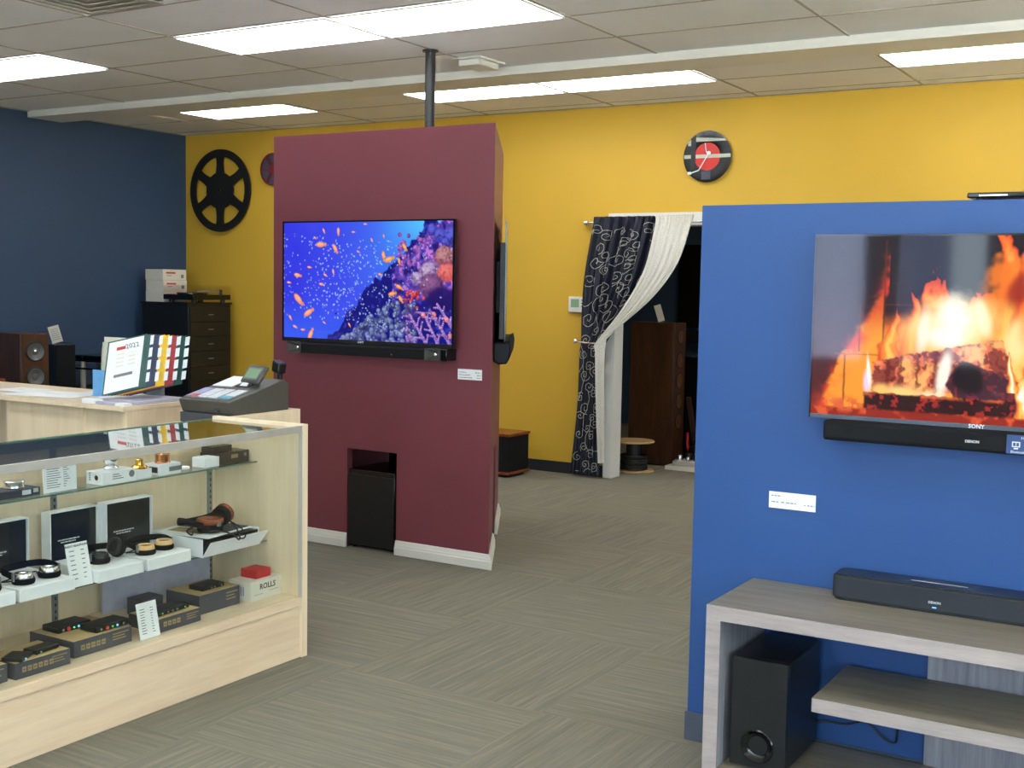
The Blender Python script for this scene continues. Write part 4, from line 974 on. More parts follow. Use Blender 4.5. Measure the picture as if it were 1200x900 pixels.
# white ROLLS carton and the red one on it
def e5(b):
    px_text(b, 'ROLLS', .033, 'darkprint', -3.3899, 3.690, zd+.052, True); b.box((-3.3905, 3.61, zd+.022), (-3.3900, 3.66, zd+.0245), 'print'); b.box((-3.3905, 3.70, zd+.028), (-3.3900, 3.755, zd+.0305), 'print')
    for k in range(5): b.box((-3.485+.013*k, 3.5894, zd+.02), (-3.479+.013*k, 3.5898, zd+.058), 'blueprint')
carton('product_box', 'white carton lettered in dark capitals at the right end of the deck', 'box', -3.51, -3.390, 3.590, 3.7745, zd, .080, 'cream', e5)
carton('product_box', 'small red carton lying on the white lettered carton', 'box', -3.50, -3.415, 3.648, 3.735, zd+.0803, .036, 'red')

# ------------------------------------------------------------------ service counter behind the case
CZ = .93
cn = thing('service_counter', 'maple service counter with white papers and the page organiser on top', 'counter', (-5.6, 4.35, 0))
part('countertop', MB().box((-7.6, 4.083, CZ-.024), (-4.708, 4.64, CZ), 'maple'), cn, bevel=.002)
part('end_panel', MB().box((-4.745, 4.115, 0), (-4.712, 4.62, CZ-.0245), 'maple'), cn, bevel=.001)
part('end_panel', MB().box((-7.58, 4.115, 0), (-7.55, 4.62, CZ-.0245), 'maple'), cn, bevel=.001)
part('front_panel', MB().box((-5.66, 4.14, 0), (-5.06, 4.158, CZ-.0245), 'maple'), cn)
part('front_panel', MB().box((-5.0598, 4.150, 0), (-4.7455, 4.168, CZ-.0245), 'maple'), cn)
part('back_panel', MB().box((-7.54, 4.56, 0), (-4.746, 4.578, CZ-.0245), 'maple'), cn)
part('divider', MB().box((-5.68, 4.14, 0), (-5.661, 4.559, CZ-.0245), 'maple'), cn)
# unit under the till
t = thing('till_cabinet', 'maple cabinet under the cash register, behind the glass case', 'cabinet', (-4.22, 4.30, 0))
part('body', MB().box((-4.37, 3.98, 0), (-4.022, 4.572, .879), 'maple'), t, bevel=.001)
part('side_panel', MB().box((-4.021, 3.96, 0), (-4.001, 4.59, .930), 'maple'), t, bevel=.001)
part('end_panel', MB().box((-4.37, 4.573, 0), (-4.0215, 4.59, .930), 'maple'), t, bevel=.001)
# cash register
rg = thing('cash_register', 'dark grey cash register with pale keypad and tilted green screen', 'cash register', (-4.195, 4.33, .88))
x0, x1 = -4.363, -4.03
part('cash_drawer', MB().box((x0, 4.135, .8805), (x1, 4.54, .928), 'sleeve'), rg, bevel=.003)
prof = [(4.150, .9285), (4.535, .9285), (4.535, 1.060), (4.50, 1.080), (4.32, 1.036), (4.15, .998), (4.125, .990)]
part('body', MB().prism(prof, x0, x1, 'grey', 'X'), rg, bevel=.004)
sl = math.atan2(1.036-.998, .17)
TK = Matrix.Translation((x0, 4.15, .998)) @ Matrix.Rotation(sl, 4, 'X')
part('keypad_plate', MB().box((.008, .0, .0004), (.30, .155, .003), 'midgrey', T=TK), rg)
kp = [('keylilac', .015, .075, .01, .145), ('keywhite', .085, .145, .01, .145), ('keywhite', .155, .215, .01, .145), ('keywhite', .232, .292, .05, .145), ('keyblue', .232, .292, .01, .045), ('keyred', .085, .10, .01, .03)]
for (m_, a, c, d, e) in kp:
    b = MB(); nx_ = max(1, int((c-a)/.0175)); ny_ = max(1, int((e-d)/.019))
    for i in range(nx_):
        for j in range(ny_):
            xx = a+(c-a)*i/nx_; yy = d+(e-d)*j/ny_
            b.box((xx+.001, yy+.001, .0031), (xx+(c-a)/nx_-.001, yy+(e-d)/ny_-.001, .007), 'keyred' if (m_ == 'keylilac' and j < 2 and i > 0) else m_, T=TK)
    part('key_block', b, rg)
sl2 = math.atan2(1.080-1.036, .18); TP = Matrix.Translation((x0, 4.32, 1.036)) @ Matrix.Rotation(sl2, 4, 'X')
part('receipt_cover', MB().box((.012, .02, .0004), (.14, .172, .004), 'card', T=TP), rg)
part('receipt_slot', MB().box((.155, .03, .0004), (.235, .075, .0035), 'black', T=TP), rg)
part('receipt_paper', MB().add([(.175, .04, .003), (.22, .04, .003), (.22, .062, .014), (.175, .062, .014), (.175, .041, .003), (.22, .041, .003), (.22, .063, .014), (.175, .063, .014)], [(0, 1, 2, 3), (7, 6, 5, 4), (0, 4, 5, 1), (3, 2, 6, 7)], 'card', TP), rg)
part('key_lock', MB().cyl((-4.11, 4.1245, .95), (-4.11, 4.1375, .95), .009, 'chrome', 16), rg)
# operator screen on a stalk, leaning back
TS = Matrix.Translation((-4.138, 4.375, 1.062)) @ Matrix.Diagonal((.92, 1, .84, 1)) @ Matrix.Rotation(-.25, 4, 'Z') @ Matrix.Rotation(-.55, 4, 'X')
s_ = part('screen_housing', MB().box((-.085, -.012, .0), (.085, .012, .115), 'grey', T=TS), rg, bevel=.008, segs=3)
part('screen_bezel', MB().box((-.070, -.0135, .020), (.070, -.0123, .100), 'midgrey', T=TS), s_)
part('screen_glass', MB().box((-.060, -.0150, .030), (.060, -.0136, .090), 'lcd', T=TS), s_)
part('screen_stalk', MB().cyl((-4.125, 4.40, 1.05), (-4.125, 4.40, 1.085), .02, 'black'), rg)
part('customer_display_pole', MB().box((-4.075, 4.50, 1.055), (-4.055, 4.52, 1.125), 'black'), rg, bevel=.003)
TD = Matrix.Translation((-4.068, 4.51, 1.112)) @ Matrix.Diagonal((.72, .8, 1.05, 1)) @ Matrix.Rotation(.25, 4, 'Y')
part('customer_display', MB().box((-.035, -.045, 0), (.035, .025, .055), 'black', T=TD), rg, bevel=.008, segs=3)
# flip-page organiser
og = thing('page_organiser', 'desktop flip organiser with green, navy, yellow and red tabbed pages', 'organiser', (-4.82, 4.28, CZ))
cols = ['pgreen', 'pgreen', 'pnavy', 'pnavy', 'pyellow', 'pyellow', 'pred', 'pred', 'pgreen', 'pgreen']
A0 = [Vector(p) for p in ((-4.935, 4.15, .965), (-4.815, 4.30, 1.010), (-4.80, 4.32, 1.279), (-4.941, 4.20, 1.237))]     # front page: BL BR TR TL
A1 = [Vector(p) for p in ((-4.95, 4.34, .952), (-4.765, 4.53, 1.015), (-4.725, 4.53, 1.271), (-4.91, 4.34, 1.208))]
K = len(cols)
for i, c in enumerate(cols):
    f_ = i/(K-1); P = [A0[k].lerp(A1[k], f_) for k in range(4)]; P[2] = P[1]+P[3]-P[0]
    e1_ = (P[1]-P[0]); e2_ = (P[3]-P[0]); nrm = e1_.cross(e2_).normalized()
    def Q(u, v, o, P=P, nrm=nrm):
        return tuple(P[0]*(1-u)*(1-v)+P[1]*u*(1-v)+P[2]*u*v+P[3]*(1-u)*v+nrm*o)
    def slab(b, u0, u1, v0, v1, o0, o1, m):
        vs = [Q(u0, v0, o0), Q(u1, v0, o0), Q(u1, v1, o0), Q(u0, v1, o0), Q(u0, v0, o1), Q(u1, v0, o1), Q(u1, v1, o1), Q(u0, v1, o1)]
        b.add(vs, [(0, 3, 2, 1), (4, 5, 6, 7), (0, 1, 5, 4), (1, 2, 6, 5), (2, 3, 7, 6), (3, 0, 4, 7)], m)
    b = MB(); slab(b, 0, 1, 0, 1, -.0015, .0015, c); pg = part('page_panel', b, og)
    b = MB(); slab(b, .035, .92 if i == 0 else .78, .025, .975, .0016, .0022, 'card'); sh = part('paper', b, pg)
    if i == 0:
        b = MB(); slab(b, .24, .47, .80, .86, .0023, .0027, 'redprint')
        ex = e1_.normalized(); ez = nrm; ey = ez.cross(ex); tm = Matrix((ex, ey, ez)).transposed().to_4x4(); tm.translation = Q(.64, .835, .0024); b.text('2022', .034, 'darkprint', tm, .0002)
        for r_ in range(4):
            for cc in range(2): slab(b, .26+.30*cc, .46+.30*cc, .48+.075*r_, .51+.075*r_, .0023, .0026, 'cream')
        slab(b, .24, .72, .29, .345, .0023, .0027, 'print'); part('printing', b, sh)
    if i % 2 == 1:
        b = MB()
        for r_ in range(4): slab(b, .975, 1.060, .09+.235*r_, .265+.235*r_, .0020, .0035, 'card')
        part('label_tabs', b, pg)
part('stand', MB().box((-5.0, 4.20, CZ+.0003), (-4.72, 4.50, CZ+.018), 'lilac').box((-4.98, 4.48, CZ+.018), (-4.86, 4.50, CZ+.20), 'midgrey'), og, bevel=.003)
# paper clutter on the counter
def paper(x, y, wx, wy, rz, label, m='card', th=.0012, z0=CZ, name='paper_sheet', cat='paper'):
    T = Matrix.Rotation(rz, 4, 'Z'); t = thing(name, label, cat, (x, y, z0), rz)
    part('sheet', MB().box((-wx/2, -wy/2, .0004), (wx/2, wy/2, th), m), t, world=False)
    b = MB(); b.box((-wx*.1, -wy*.05, th), (wx*.15, wy*.02, th+.0003), 'cream'); b.box((-wx*.35, wy*.2, th), (-wx*.1, wy*.25, th+.0003), 'cream'); part('printing', b, t, world=False)
    return t
paper(-5.50, 4.30, .46, .30, .25, 'large white sheet lying on the counter near its front edge', z0=CZ+.0014)
paper(-5.24, 4.47, .50, .24, -.05, 'white sheet lying at the back of the counter, left of the organiser')
paper(-5.82, 4.34, .26, .22, .1, 'white sheet at the left edge of the photo, on the counter', z0=CZ+.0028)
t = thing('card_tray', 'row of white and pale card packs in front of the page organiser', 'card tray', (-4.85, 4.15, CZ))
b = MB(); b.box((-5.02, 4.095, CZ+.0004), (-4.92, 4.145, CZ+.022), 'box'); part('card_pack', b, t, bevel=.001)
for k, x in enumerate((-4.915, -4.845, -4.775)): part('card_pack', MB().box((x, 4.095, CZ+.0004), (x+.066, 4.145, CZ+.014), 'lilac' if k < 2 else 'box'), t, bevel=.001)
tag(part('brochure', MB().prism([(-5.30, CZ+.0004), (-5.21, CZ+.0004), (-5.21, CZ+.140), (-5.30, CZ+.140)], 4.398, 4.403, 'brochure', 'Y').box((-5.28, 4.37, CZ+.0004), (-5.23, 4.43, CZ+.004), 'brochure')), 'blue brochure standing on the counter, left of the organiser', 'brochure')
b = MB(); b.grid(lambda u, v: (-5.295+.10*u-.04*math.sin(v*2.2), 4.46+.03*math.sin(v*1.5)+.02*u, CZ+.0004+.285*v), 6, 8, 'palegreen')
o = tag(part('leaflet', b), 'pale curled leaflet standing behind the organiser', 'leaflet'); md = o.modifiers.new('thickness', 'SOLIDIFY'); md.thickness = .002
tag(part('card_sign', MB().box((-5.445, 4.600, CZ+.0004), (-5.20, 4.604, CZ+.306), 'cream').box((-5.42, 4.58, CZ+.0004), (-5.22, 4.63, CZ+.004), 'cream')), 'tall pale card standing behind the organiser, its top corner showing', 'card')

# ------------------------------------------------------------------ far left: cabinet, speakers, table
FC = thing('filing_cabinet', 'tall black drawer cabinet in the corner below the film reel', 'cabinet', (-8.8, 8.43, 0))
fx0, fx1, fy0, fy1, fz = -9.12, -8.50, 8.165, 8.72, 1.352
part('body', MB().box((fx0, fy0, .0), (fx1, fy1, fz-.02), 'satin'), FC, bevel=.003)
part('top', MB().box((fx0-.01, fy0-.01, fz-.0198), (fx1+.012, fy1+.01, fz), 'satin'), FC, bevel=.003)
for k in range(9):
    zz = .05+.14*k; d = part('drawer', MB().box((fx1+.0005, fy0+.02, zz), (fx1+.012, fy1-.02, zz+.132), 'satin'), FC, bevel=.002)
    part('handle', MB().box((fx1+.012, 8.41, zz+.062), (fx1+.020, 8.475, zz+.070), 'steel'), d)
d = None
for k, (dx, lab) in enumerate(((0, 'lowest of the three white cartons stacked on the black drawer cabinet'), (.004, 'middle of the three white cartons stacked on the black drawer cabinet'), (-.004, 'topmost of the three white cartons stacked on the black drawer cabinet'))):
    z0 = fz+.104*k; t = thing('product_box', lab, 'box', (-8.98, 8.32, z0), 0, 'white cartons on the drawer cabinet')
    part('carton', MB().box((-9.11+dx, 8.20, z0+.0005), (-8.87+dx, 8.50, z0+.103), 'cream'), t, bevel=.002)
    b = MB(); b.box((-8.8698+dx, 8.24, z0+.062), (-8.8694+dx, 8.36, z0+.078), 'redprint'); b.box((-8.8698+dx, 8.43, z0+.022), (-8.8694+dx, 8.465, z0+.055), 'print'); b.box((-8.8698+dx, 8.25, z0+.04), (-8.8694+dx, 8.31, z0+.046), 'print')
    part('printing', b, t)
t = thing('turntable', 'black turntable with clear cover on top of the drawer cabinet', 'turntable', (-8.66, 8.46, fz))
tx0, tx1, ty0, ty1 = -8.86, -8.46, 8.19, 8.68
part('plinth', MB().box((tx0, ty0, fz+.026), (tx1, ty1, fz+.075), 'gloss'), t, bevel=.004)
for x in (tx0+.05, tx1-.05):
    for y in (ty0+.06, ty1-.06): part('foot', MB().cyl((x, y, fz+.0004), (x, y, fz+.026), .024, 'black'), t)
part('platter', MB().lathe([(.14, .0), (.145, .004), (.145, .014), (.14, .018), (.004, .018), (.003, .026)], 'vinyl', 40, W_(-8.68, 8.39, fz+.0752)), t)
part('tonearm', MB().tube([(-8.56, 8.62, fz+.115), (-8.58, 8.55, fz+.112), (-8.62, 8.47, fz+.108), (-8.66, 8.44, fz+.104)], .005, 'steel').cyl((-8.55, 8.64, fz+.0752), (-8.55, 8.64, fz+.125), .014, 'black'), t)
b = MB(); c0, c1, c2 = fz+.076, fz+.16, .003
b.box((tx0, ty0, c0), (tx0+c2, ty1, c1), 'clear'); b.box((tx1-c2, ty0, c0), (tx1, ty1, c1), 'clear'); b.box((tx0+c2, ty0, c0), (tx1-c2, ty0+c2, c1), 'clear'); b.box((tx0+c2, ty1-c2, c0), (tx1-c2, ty1, c1), 'clear'); b.box((tx0, ty0, c1), (tx1, ty1, c1+c2), 'clear')
part('dust_cover', b, t)
# walnut speaker
def speaker(name, label, loc, rz, w_, d_, h_, drivers, body, front, cone='grey', group=None, proud=1):
    """front faces local -Y"""
    t = thing(name, label, 'speaker', loc, rz, group)
    part('cabinet', MB().box((-w_/2, 0, .012), (w_/2, d_, h_), body), t, world=False, bevel=.004)
    part('front_baffle', MB().box((-w_/2+.002, -.012, .014), (w_/2-.002, -.0003, h_-.002), front), t, world=False, bevel=.003)
    part('base', MB().box((-w_/2-.01, -.01, .0), (w_/2+.01, d_+.01, .012), 'black'), t, world=False)
    for (zz, r, kind) in drivers:
        T = Matrix.Translation((0, -.012, zz)) @ Matrix.Rotation(PI/2, 4, 'X') @ Matrix.Diagonal((1, 1, proud, 1))
        rg_ = part('driver_ring', MB().lathe([(r*.84, .0002), (r, .0002), (r, .010), (r*.93, .013), (r*.84, .010)], 'black', 36, T, closed=True), t, world=False)
        if kind == 'coax': pr = [(r*.86, .003), (r*.8, .001), (r*.34, -.009), (r*.30, -.004), (r*.12, .0), (.001, .002)]
        else: pr = [(r*.86, .003), (r*.78, .004), (r*.70, .0), (r*.34, -.009), (r*.28, -.004), (.001, .0)]
        part('cone', MB().lathe([(r*.84, .0004)]+[(a, z_+.0105) for a, z_ in pr], cone, 36, T), rg_, world=False)
        if kind == 'coax': part('tweeter', MB().lathe([(r*.16, .0095), (r*.10, .016), (.001, .019)], 'chrome', 20, T), rg_, world=False)
    return t
M['conegrey'] = mat('grey_cone', (96, 98, 98), .35, .3)
sa = math.atan2(6.3, -8.28)
speaker('floor_speaker', 'walnut floor speaker with two grey drivers at the left edge', (-8.283, 6.30, 0), math.radians(80), .235, .42, 1.112, [(.972, .082, 'coax'), (.765, .082, 'cone'), (.55, .082, 'cone')], 'walnut', 'walnut', 'conegrey')
speaker('floor_speaker', 'plain black speaker with cloth front right of the walnut one', (-8.725, 6.95, 0), math.radians(76), .175, .24, .985, [], 'satin', 'cloth')
t = thing('price_card', 'pale price card leaning on top of the black speaker by the dark blue wall', 'price card', (-8.86, 7.0, .985))
Tc = Matrix.Translation((-8.87, 6.99, .985)) @ Matrix.Rotation(math.radians(36), 4, 'Z') @ Matrix.Rotation(-.28, 4, 'Y')
part('card', MB().box((-.045, -.001, .012), (.050, .001, .162), 'cream', T=Tc), t)
b = MB()
for k in range(6): b.box((-.03, -.0014, .04+.018*k), (.035, -.001, .044+.018*k), 'print', T=Tc)
part('printing', b, t)
# glass-topped stand with gear
t = thing('audio_table', 'black glass topped audio stand with silver leg by the dark blue wall', 'table', (-8.75, 7.35, 0))
part('top_shelf', MB().box((-9.05, 7.10, .835), (-8.42, 7.60, .85), 'gloss'), t, bevel=.002)
part('second_shelf', MB().box((-9.05, 7.10, .765), (-8.42, 7.60, .78), 'gloss'), t, bevel=.002)
part('bottom_shelf', MB().box((-9.05, 7.10, .30), (-8.42, 7.60, .315), 'gloss'), t, bevel=.002)
for (x, y) in ((-8.715, 7.13), (-9.0, 7.55), (-8.47, 7.55)): part('leg', MB().cyl((x, y, 0), (x, y, .764), .025, 'alu', 20).cyl((x, y, .7805), (x, y, .8345), .02, 'alu', 20), t)
t = thing('amplifier', 'small black unit on the glass topped audio stand', 'amplifier', (-8.68, 7.30, .85))
part('case', MB().box((-8.86, 7.16, .8505), (-8.50, 7.44, .885), 'gloss'), t, bevel=.004); part('dome', MB().lathe([(.06, 0), (.058, .03), (.045, .06), (.02, .075), (.002, .078)], 'black', 24, W_(-8.60, 7.30, .8852)), t, smooth=60)
b = MB(); b.cyl((-8.76, 7.157, .867), (-8.76, 7.160, .867), .010, 'chrome'); part('knob', b, t)
t = thing('equipment_crate', 'black equipment case standing on the lowest shelf of the audio stand', 'case', (-8.74, 7.33, .315))
part('case', MB().box((-8.98, 7.16, .3155), (-8.52, 7.50, .60), 'black'), t, bevel=.006); part('latch', MB().box((-8.78, 7.155, .44), (-8.72, 7.1598, .47), 'steel'), t)
t = thing('stool', 'low wood topped stool at the far left edge behind the counter', 'stool', (-7.95, 5.60, 0))
part('seat', MB().lathe([(.17, .775), (.175, .785), (.175, .80), (.17, .806)], 'mahog', 32, W_(-7.98, 5.60, 0)), t)
for a in range(4):
    an = PI/4+a*PI/2; part('leg', MB().cyl((-7.98+.2*math.cos(an), 5.6+.2*math.sin(an), 0), (-7.98+.12*math.cos(an), 5.6+.12*math.sin(an), .775), .014, 'black', 12), t)

# ------------------------------------------------------------------ yellow wall: reels, clock, thermostat
def arc(r, a0, a1, n): return [(r*math.cos(a0+(a1-a0)*k/n), r*math.sin(a0+(a1-a0)*k/n)) for k in range(n+1)]
def spoke_reel(name, label, x, zc, R, rim, hub, spoke_w, m, nsp=6, rot=0, y=YB):
    t = thing(name, label, 'wall reel', (x, y, zc-R)); T = facing(0, -1, (x, y-.025, zc)) @ Matrix.Rotation(rot, 4, 'Z')
    part('rim', MB().lathe([(R-rim, 0), (R, 0), (R, .018), (R-rim, .018)], m, 72, T, closed=True), t)
    part('hub', MB().lathe([(.016, 0), (hub, 0), (hub, .018), (.016, .018)], m, 48, T, closed=True), t)
    for k in range(nsp):
        a = PI/2+k*2*PI/nsp; Tk = T @ Matrix.Rotation(a, 4, 'Z'); n = 10
        top = []; bot = []
        for i in range(n+1):
            s = i/n; r_ = hub*.96+(R-rim*.5-hub*.96)*s; w_ = spoke_w*(.46+.16*(1-s)**3+.42*s**5)
            top.append((r_, w_)); bot.append((r_, -w_))
        vs = [(p[0], p[1], .001) for p in top]+[(p[0], p[1], .001) for p in bot]+[(p[0], p[1], .017) for p in top]+[(p[0], p[1], .017) for p in bot]
        N = n+1; fs = []
        for i in range(n):
            fs += [(i, i+1, N+i+1, N+i), (2*N+i, 3*N+i, 3*N+i+1, 2*N+i+1), (i, 2*N+i, 2*N+i+1, i+1), (N+i, N+i+1, 3*N+i+1, 3*N+i)]
        part('spoke', MB().add(vs, fs, m, Tk), t)
    b = MB()
    for k in range(3):
        a = -PI/2+(k-1)*.75; b.cyl((x+.10*math.cos(a), y-.0248, zc+.10*math.sin(a)), (x+.10*math.cos(a), y-.0235, zc+.10*math.sin(a)), .018, 'gloss')
    part('standoff', MB().lathe([(.03, -.007), (.03, 0)], 'steel', 20, facing(0, -1, (x, y-.0175, zc))) if False else MB().lathe([(.03, .0008), (.05, .0008), (.05, .0068), (.03, .0068)], 'reel', 20, facing(0, -1, (x, y-.0078, zc)), closed=True), t)
    return t
spoke_reel('film_reel', 'large black six-spoke film reel on the yellow wall', -8.742, 2.452, .405, .072, .180, .085, 'reel')
t = thing('film_reel', 'small red and grey film reel on the yellow wall, cut by the burgundy partition', 'wall reel', (-8.055, YB, 2.49))
T = facing(0, -1, (-8.055, YB-.022, 2.638)); R = .155
part('backing_disc', MB().lathe([(R-.006, 0), (R-.006, .006)], 'reelgrey', 48, T), t)
part('rim', MB().lathe([(R-.013, .0062), (R, .0), (R, .016), (R-.013, .016)], 'reelred', 64, T, closed=True), t)
part('hub', MB().lathe([(.045, .0062), (.045, .016), (.018, .016), (.012, .009)], 'reelred', 32, T), t)
for k in range(6):
    Tk = T @ Matrix.Rotation(PI/2+PI/6+k*PI/3, 4, 'Z')
    part('spoke', MB().box((.046, -.014, .0064), (R-.012, -.006, .015), 'reelred', T=Tk).box((.046, .006, .0064), (R-.012, .014, .015), 'reelred', T=Tk), t)
part('standoff', MB().lathe([(.03, 0), (.03, .020)], 'reel', 16, facing(0, -1, (-8.055, YB-.0005, 2.638)) @ Matrix.Translation((0, 0, 0))), t)
# record clock
t = thing('wall_clock', 'clock made from a black record with red label, on the yellow wall', 'clock', (-3.607, YB, 2.385)); c = (-3.607, 2.582); R = .197
T = facing(0, -1, (c[0], YB-.030, c[1]))
part('standoff', MB().lathe([(.03, -.0295), (.03, -.0005)], 'black', 20, T), t)
rec = part('record', MB().lathe([(R, 0), (R, .003), (R*.98, .0035), (R*.57, .0035), (R*.56, .003), (.004, .003)], 'vinyl', 72, T), t)
part('label', MB().lathe([(R*.535, .0032), (R*.535, .0042), (.02, .0042), (.004, .0042)], 'labelred', 48, T), rec)
def band(x0, x1, z0, z1, o, m, skew=0):
    """printed band clipped to the disc"""
    pts_t = []; pts_b = []; n = 14
    for k in range(n+1):
        x = x0+(x1-x0)*k/n; lim = math.sqrt(max(0, (R*.985)**2-x*x)); zt_ = z1+skew*k/n; pts_t.append((x, max(-lim, min(zt_, lim)))); pts_b.append((x, max(-lim, min(z0, lim))))
    poly = pts_b+pts_t[::-1]; b = MB(); vs = [(p[0], p[1], o) for p in poly]+[(p[0], p[1], o+.0004) for p in poly]; N = len(poly)
    fs = [(i, i+1, N-2-i, N-1-i) for i in range(n)]; fs = [tuple(j+N for j in f) for f in fs]+[(i, (i+1) % N, (i+1) % N+N, i+N) for i in range(N)]
    return b.add(vs, fs, m, T)
part('printed_band', band(-.095, .155, .115, .150, .0036, 'palegreen', -.02), rec); part('printed_band', band(-.19, .19, -.012, .016, .0044, 'palegreen'), rec)
part('printed_band', band(-.16, -.135, .085, .13, .0036, 'palegreen'), rec); part('printed_band', band(-.045, .03, -.175, -.115, .0036, 'reelgrey'), rec); part('printed_band', band(-.05, .07, .165, .188, .0036, 'reelgrey'), rec)
part('printed_band', band(-.135, -.095, -.10, .18, .0048, 'black'), rec)
part('hour_hand', MB().tube([tuple(T @ Vector(p)) for p in ((.008, .008, .009), (-.008, .04, .009), (-.018, .10, .009))], .004, 'card'), t)
part('minute_hand', MB().tube([tuple(T @ Vector(p)) for p in ((.018, .028, .012), (0, 0, .012), (-.03, -.05, .012), (-.065, -.105, .012), (-.13, -.125, .012))], .0045, 'card').box((-.155, -.135, .0105), (-.125, -.115, .0145), 'card', T=T).cyl(tuple(T @ Vector((.016, .026, .004))), tuple(T @ Vector((.016, .026, .016))), .014, 'card'), t)
# thermostat
t = thing('thermostat', 'white thermostat with small green display on the yellow wall beside the curtain', 'thermostat', (-4.712, YB, 1.35))
part('housing', MB().box((-4.80, YB-.028, 1.352), (-4.628, YB-.0006, 1.482), 'white'), t, bevel=.006)
part('display', MB().box((-4.775, YB-.0295, 1.395), (-4.70, YB-.0282, 1.462), 'lcd'), t)
part('button', MB().box((-4.68, YB-.0295, 1.40), (-4.65, YB-.0282, 1.408), 'midgrey').box((-4.68, YB-.0295, 1.425), (-4.65, YB-.0282, 1.433), 'midgrey').box((-4.68, YB-.0295, 1.45), (-4.65, YB-.0282, 1.458), 'midgrey'), t)

# ------------------------------------------------------------------ curtains
def interp(table, v):
    v0 = table[0]
    for q in table:
        if q[0] >= v:
            if q[0] == v0[0]: return q[1:]
            s = (v-v0[0])/(q[0]-v0[0]); s_ = s
            return tuple(a+(c-a)*s_ for a, c in zip(v0[1:], q[1:]))
        v0 = q
    return table[-1][1:]
def hermite_rows(keys):
    """keys (v, xl, zl, xr, zr) -> smooth function by Catmull-Rom"""
    P = [np.array(k[1:], float) for k in keys]; V = [k[0] for k in keys]
    def f(v):
        i = max(0, min(len(V)-2, max(j for j in range(len(V)-1) if V[j] <= v+1e-9)))
        s = (v-V[i])/(V[i+1]-V[i]); p0, p1, p2, p3 = P[max(i-1, 0)], P[i], P[i+1], P[min(i+2, len(P)-1)]
        return .5*((2*p1)+(p2-p0)*s+(2*p0-5*p1+4*p2-p3)*s*s+(3*p1-p0-3*p2+p3)*s**3)
    return f
navy_f = hermite_rows([(0, -4.555, 2.13, -3.93, 2.13), (.06, -4.57, 2.03, -3.95, 2.03), (.25, -4.63, 1.66, -4.03, 1.75), (.38, -4.64, 1.38, -4.17, 1.46), (.50, -4.635, 1.12, -4.40, 1.12), (.56, -4.65, 1.0, -4.42, 1.0), (.75, -4.66, .55, -4.45, .55), (1, -4.71, .02, -4.44, .02)])
white_f = hermite_rows([(0, -3.98, 2.13, -3.645, 2.13), (.04, -3.97, 2.06, -3.665, 2.06), (.25, -4.06, 1.70, -3.77, 1.75), (.38, -4.25, 1.38, -3.98, 1.48), (.50, -4.47, 1.11, -4.31, 1.20), (.56, -4.47, 1.03, -4.375, 1.08), (.75, -4.45, .60, -4.375, .60), (1, -4.42, .14, -4.36, .14)])
def curtain_pt(f, u, v, nf, amp, y0, seed, off=0):
    q = f(v); tie = math.exp(-((v-.50)/.07)**2); gather = math.exp(-(v/.05)**2)
    uu = u+.012*math.sin(9*v+seed)
    w_ = abs(q[2]-q[0]); a = amp*(1-.55*tie)*(1-.4*gather)*max(.30, min(1, w_/.62))
    dy = a*math.sin(2*PI*nf*uu+seed)+a*.45*math.sin(2*PI*nf*2.3*uu+seed*2+3*v)+.012*gather*math.sin(2*PI*nf*3.1*uu)
    return (q[0]+(q[2]-q[0])*u, y0-.5*amp+dy-off, q[1]+(q[3]-q[1])*u)
YC = 8.775
def curtain(name, label, f, nf, amp, y0, seed, m):
    t = thing(name, label, 'curtain', (-4.3, y0, 0))
    o = part('cloth', MB().grid(lambda u, v: curtain_pt(f, u, v, nf, amp, y0, seed), 96, 90, m), t, smooth=80)
    md = o.modifiers.new('thickness', 'SOLIDIFY'); md.thickness = .003; md.offset = 1
    return t
nv_ = curtain('curtain', 'navy curtain embroidered with silver scrolls, tied back at the doorway', navy_f, 7, .026, YC-.002, .6, 'navycloth')
curtain('curtain', 'white sheer curtain sweeping across the doorway behind the navy one', white_f, 4.5, .018, YC-.075, 2.1, 'white_sheer')
# embroidery scrolls: spirals with a stem, following the cloth
rng = random.Random(3); b = MB()
def cloth_width(v): q = navy_f(v); return abs(q[2]-q[0])
def scroll(u0, v0, size, ang, hand):
    pts = []; W = max(cloth_width(v0), .12); Hh = 2.0
    n = 54
    size = min(size, .40*W)
    for k in range(n+1):
        s = k/n; th = hand*(s*2*PI*1.55); r = size*(.16+.84*(1-s)**1.3)
        # start with the stem then wind in
        x = r*math.cos(ang+th); z = r*math.sin(ang+th)
        u = u0+x/W; v = v0-z/Hh
        if 0.02 < u < .98 and .04 < v < .98: pts.append(curtain_pt(navy_f, u, v, 7, .026, YC-.002, .6, .006))
        elif len(pts) > 4: break
        else: pts = []
    if len(pts) > 5: b.tube(pts, .0022, 'thread', 5)
for j in range(27):
    v0 = .07+.91*j/26; nrow = 3 if v0 < .36 else 2
    for k in range(nrow):
        u0 = (k+.5+(.5 if j % 2 else 0))/(nrow+.3)+rng.uniform(-.08, .08)
        if u0 < .98: scroll(u0, v0+rng.uniform(-.01, .01), rng.uniform(.045, .068)*(1 if v0 < .45 else .7), rng.uniform(0, 6.28), rng.choice((-1, 1)))
for j in range(9):      # long winding stems
    u0 = rng.uniform(.1, .8); v0 = .06+.09*j; pts = []
    for k in range(20):
        s = k/19; u = u0+.10*math.sin(s*5+j); v = v0+.12*s
        if .03 < u < .97 and v < .97: pts.append(curtain_pt(navy_f, u, v, 7, .026, YC-.002, .6, .006))
    if len(pts) > 4: b.tube(pts, .002, 'thread', 5)
part('embroidery', b, nv_)
t = thing('curtain_rod', 'curtain rod with a glass ball finial above the doorway', 'curtain rod', (-4.1, YC-.03, 2.09))
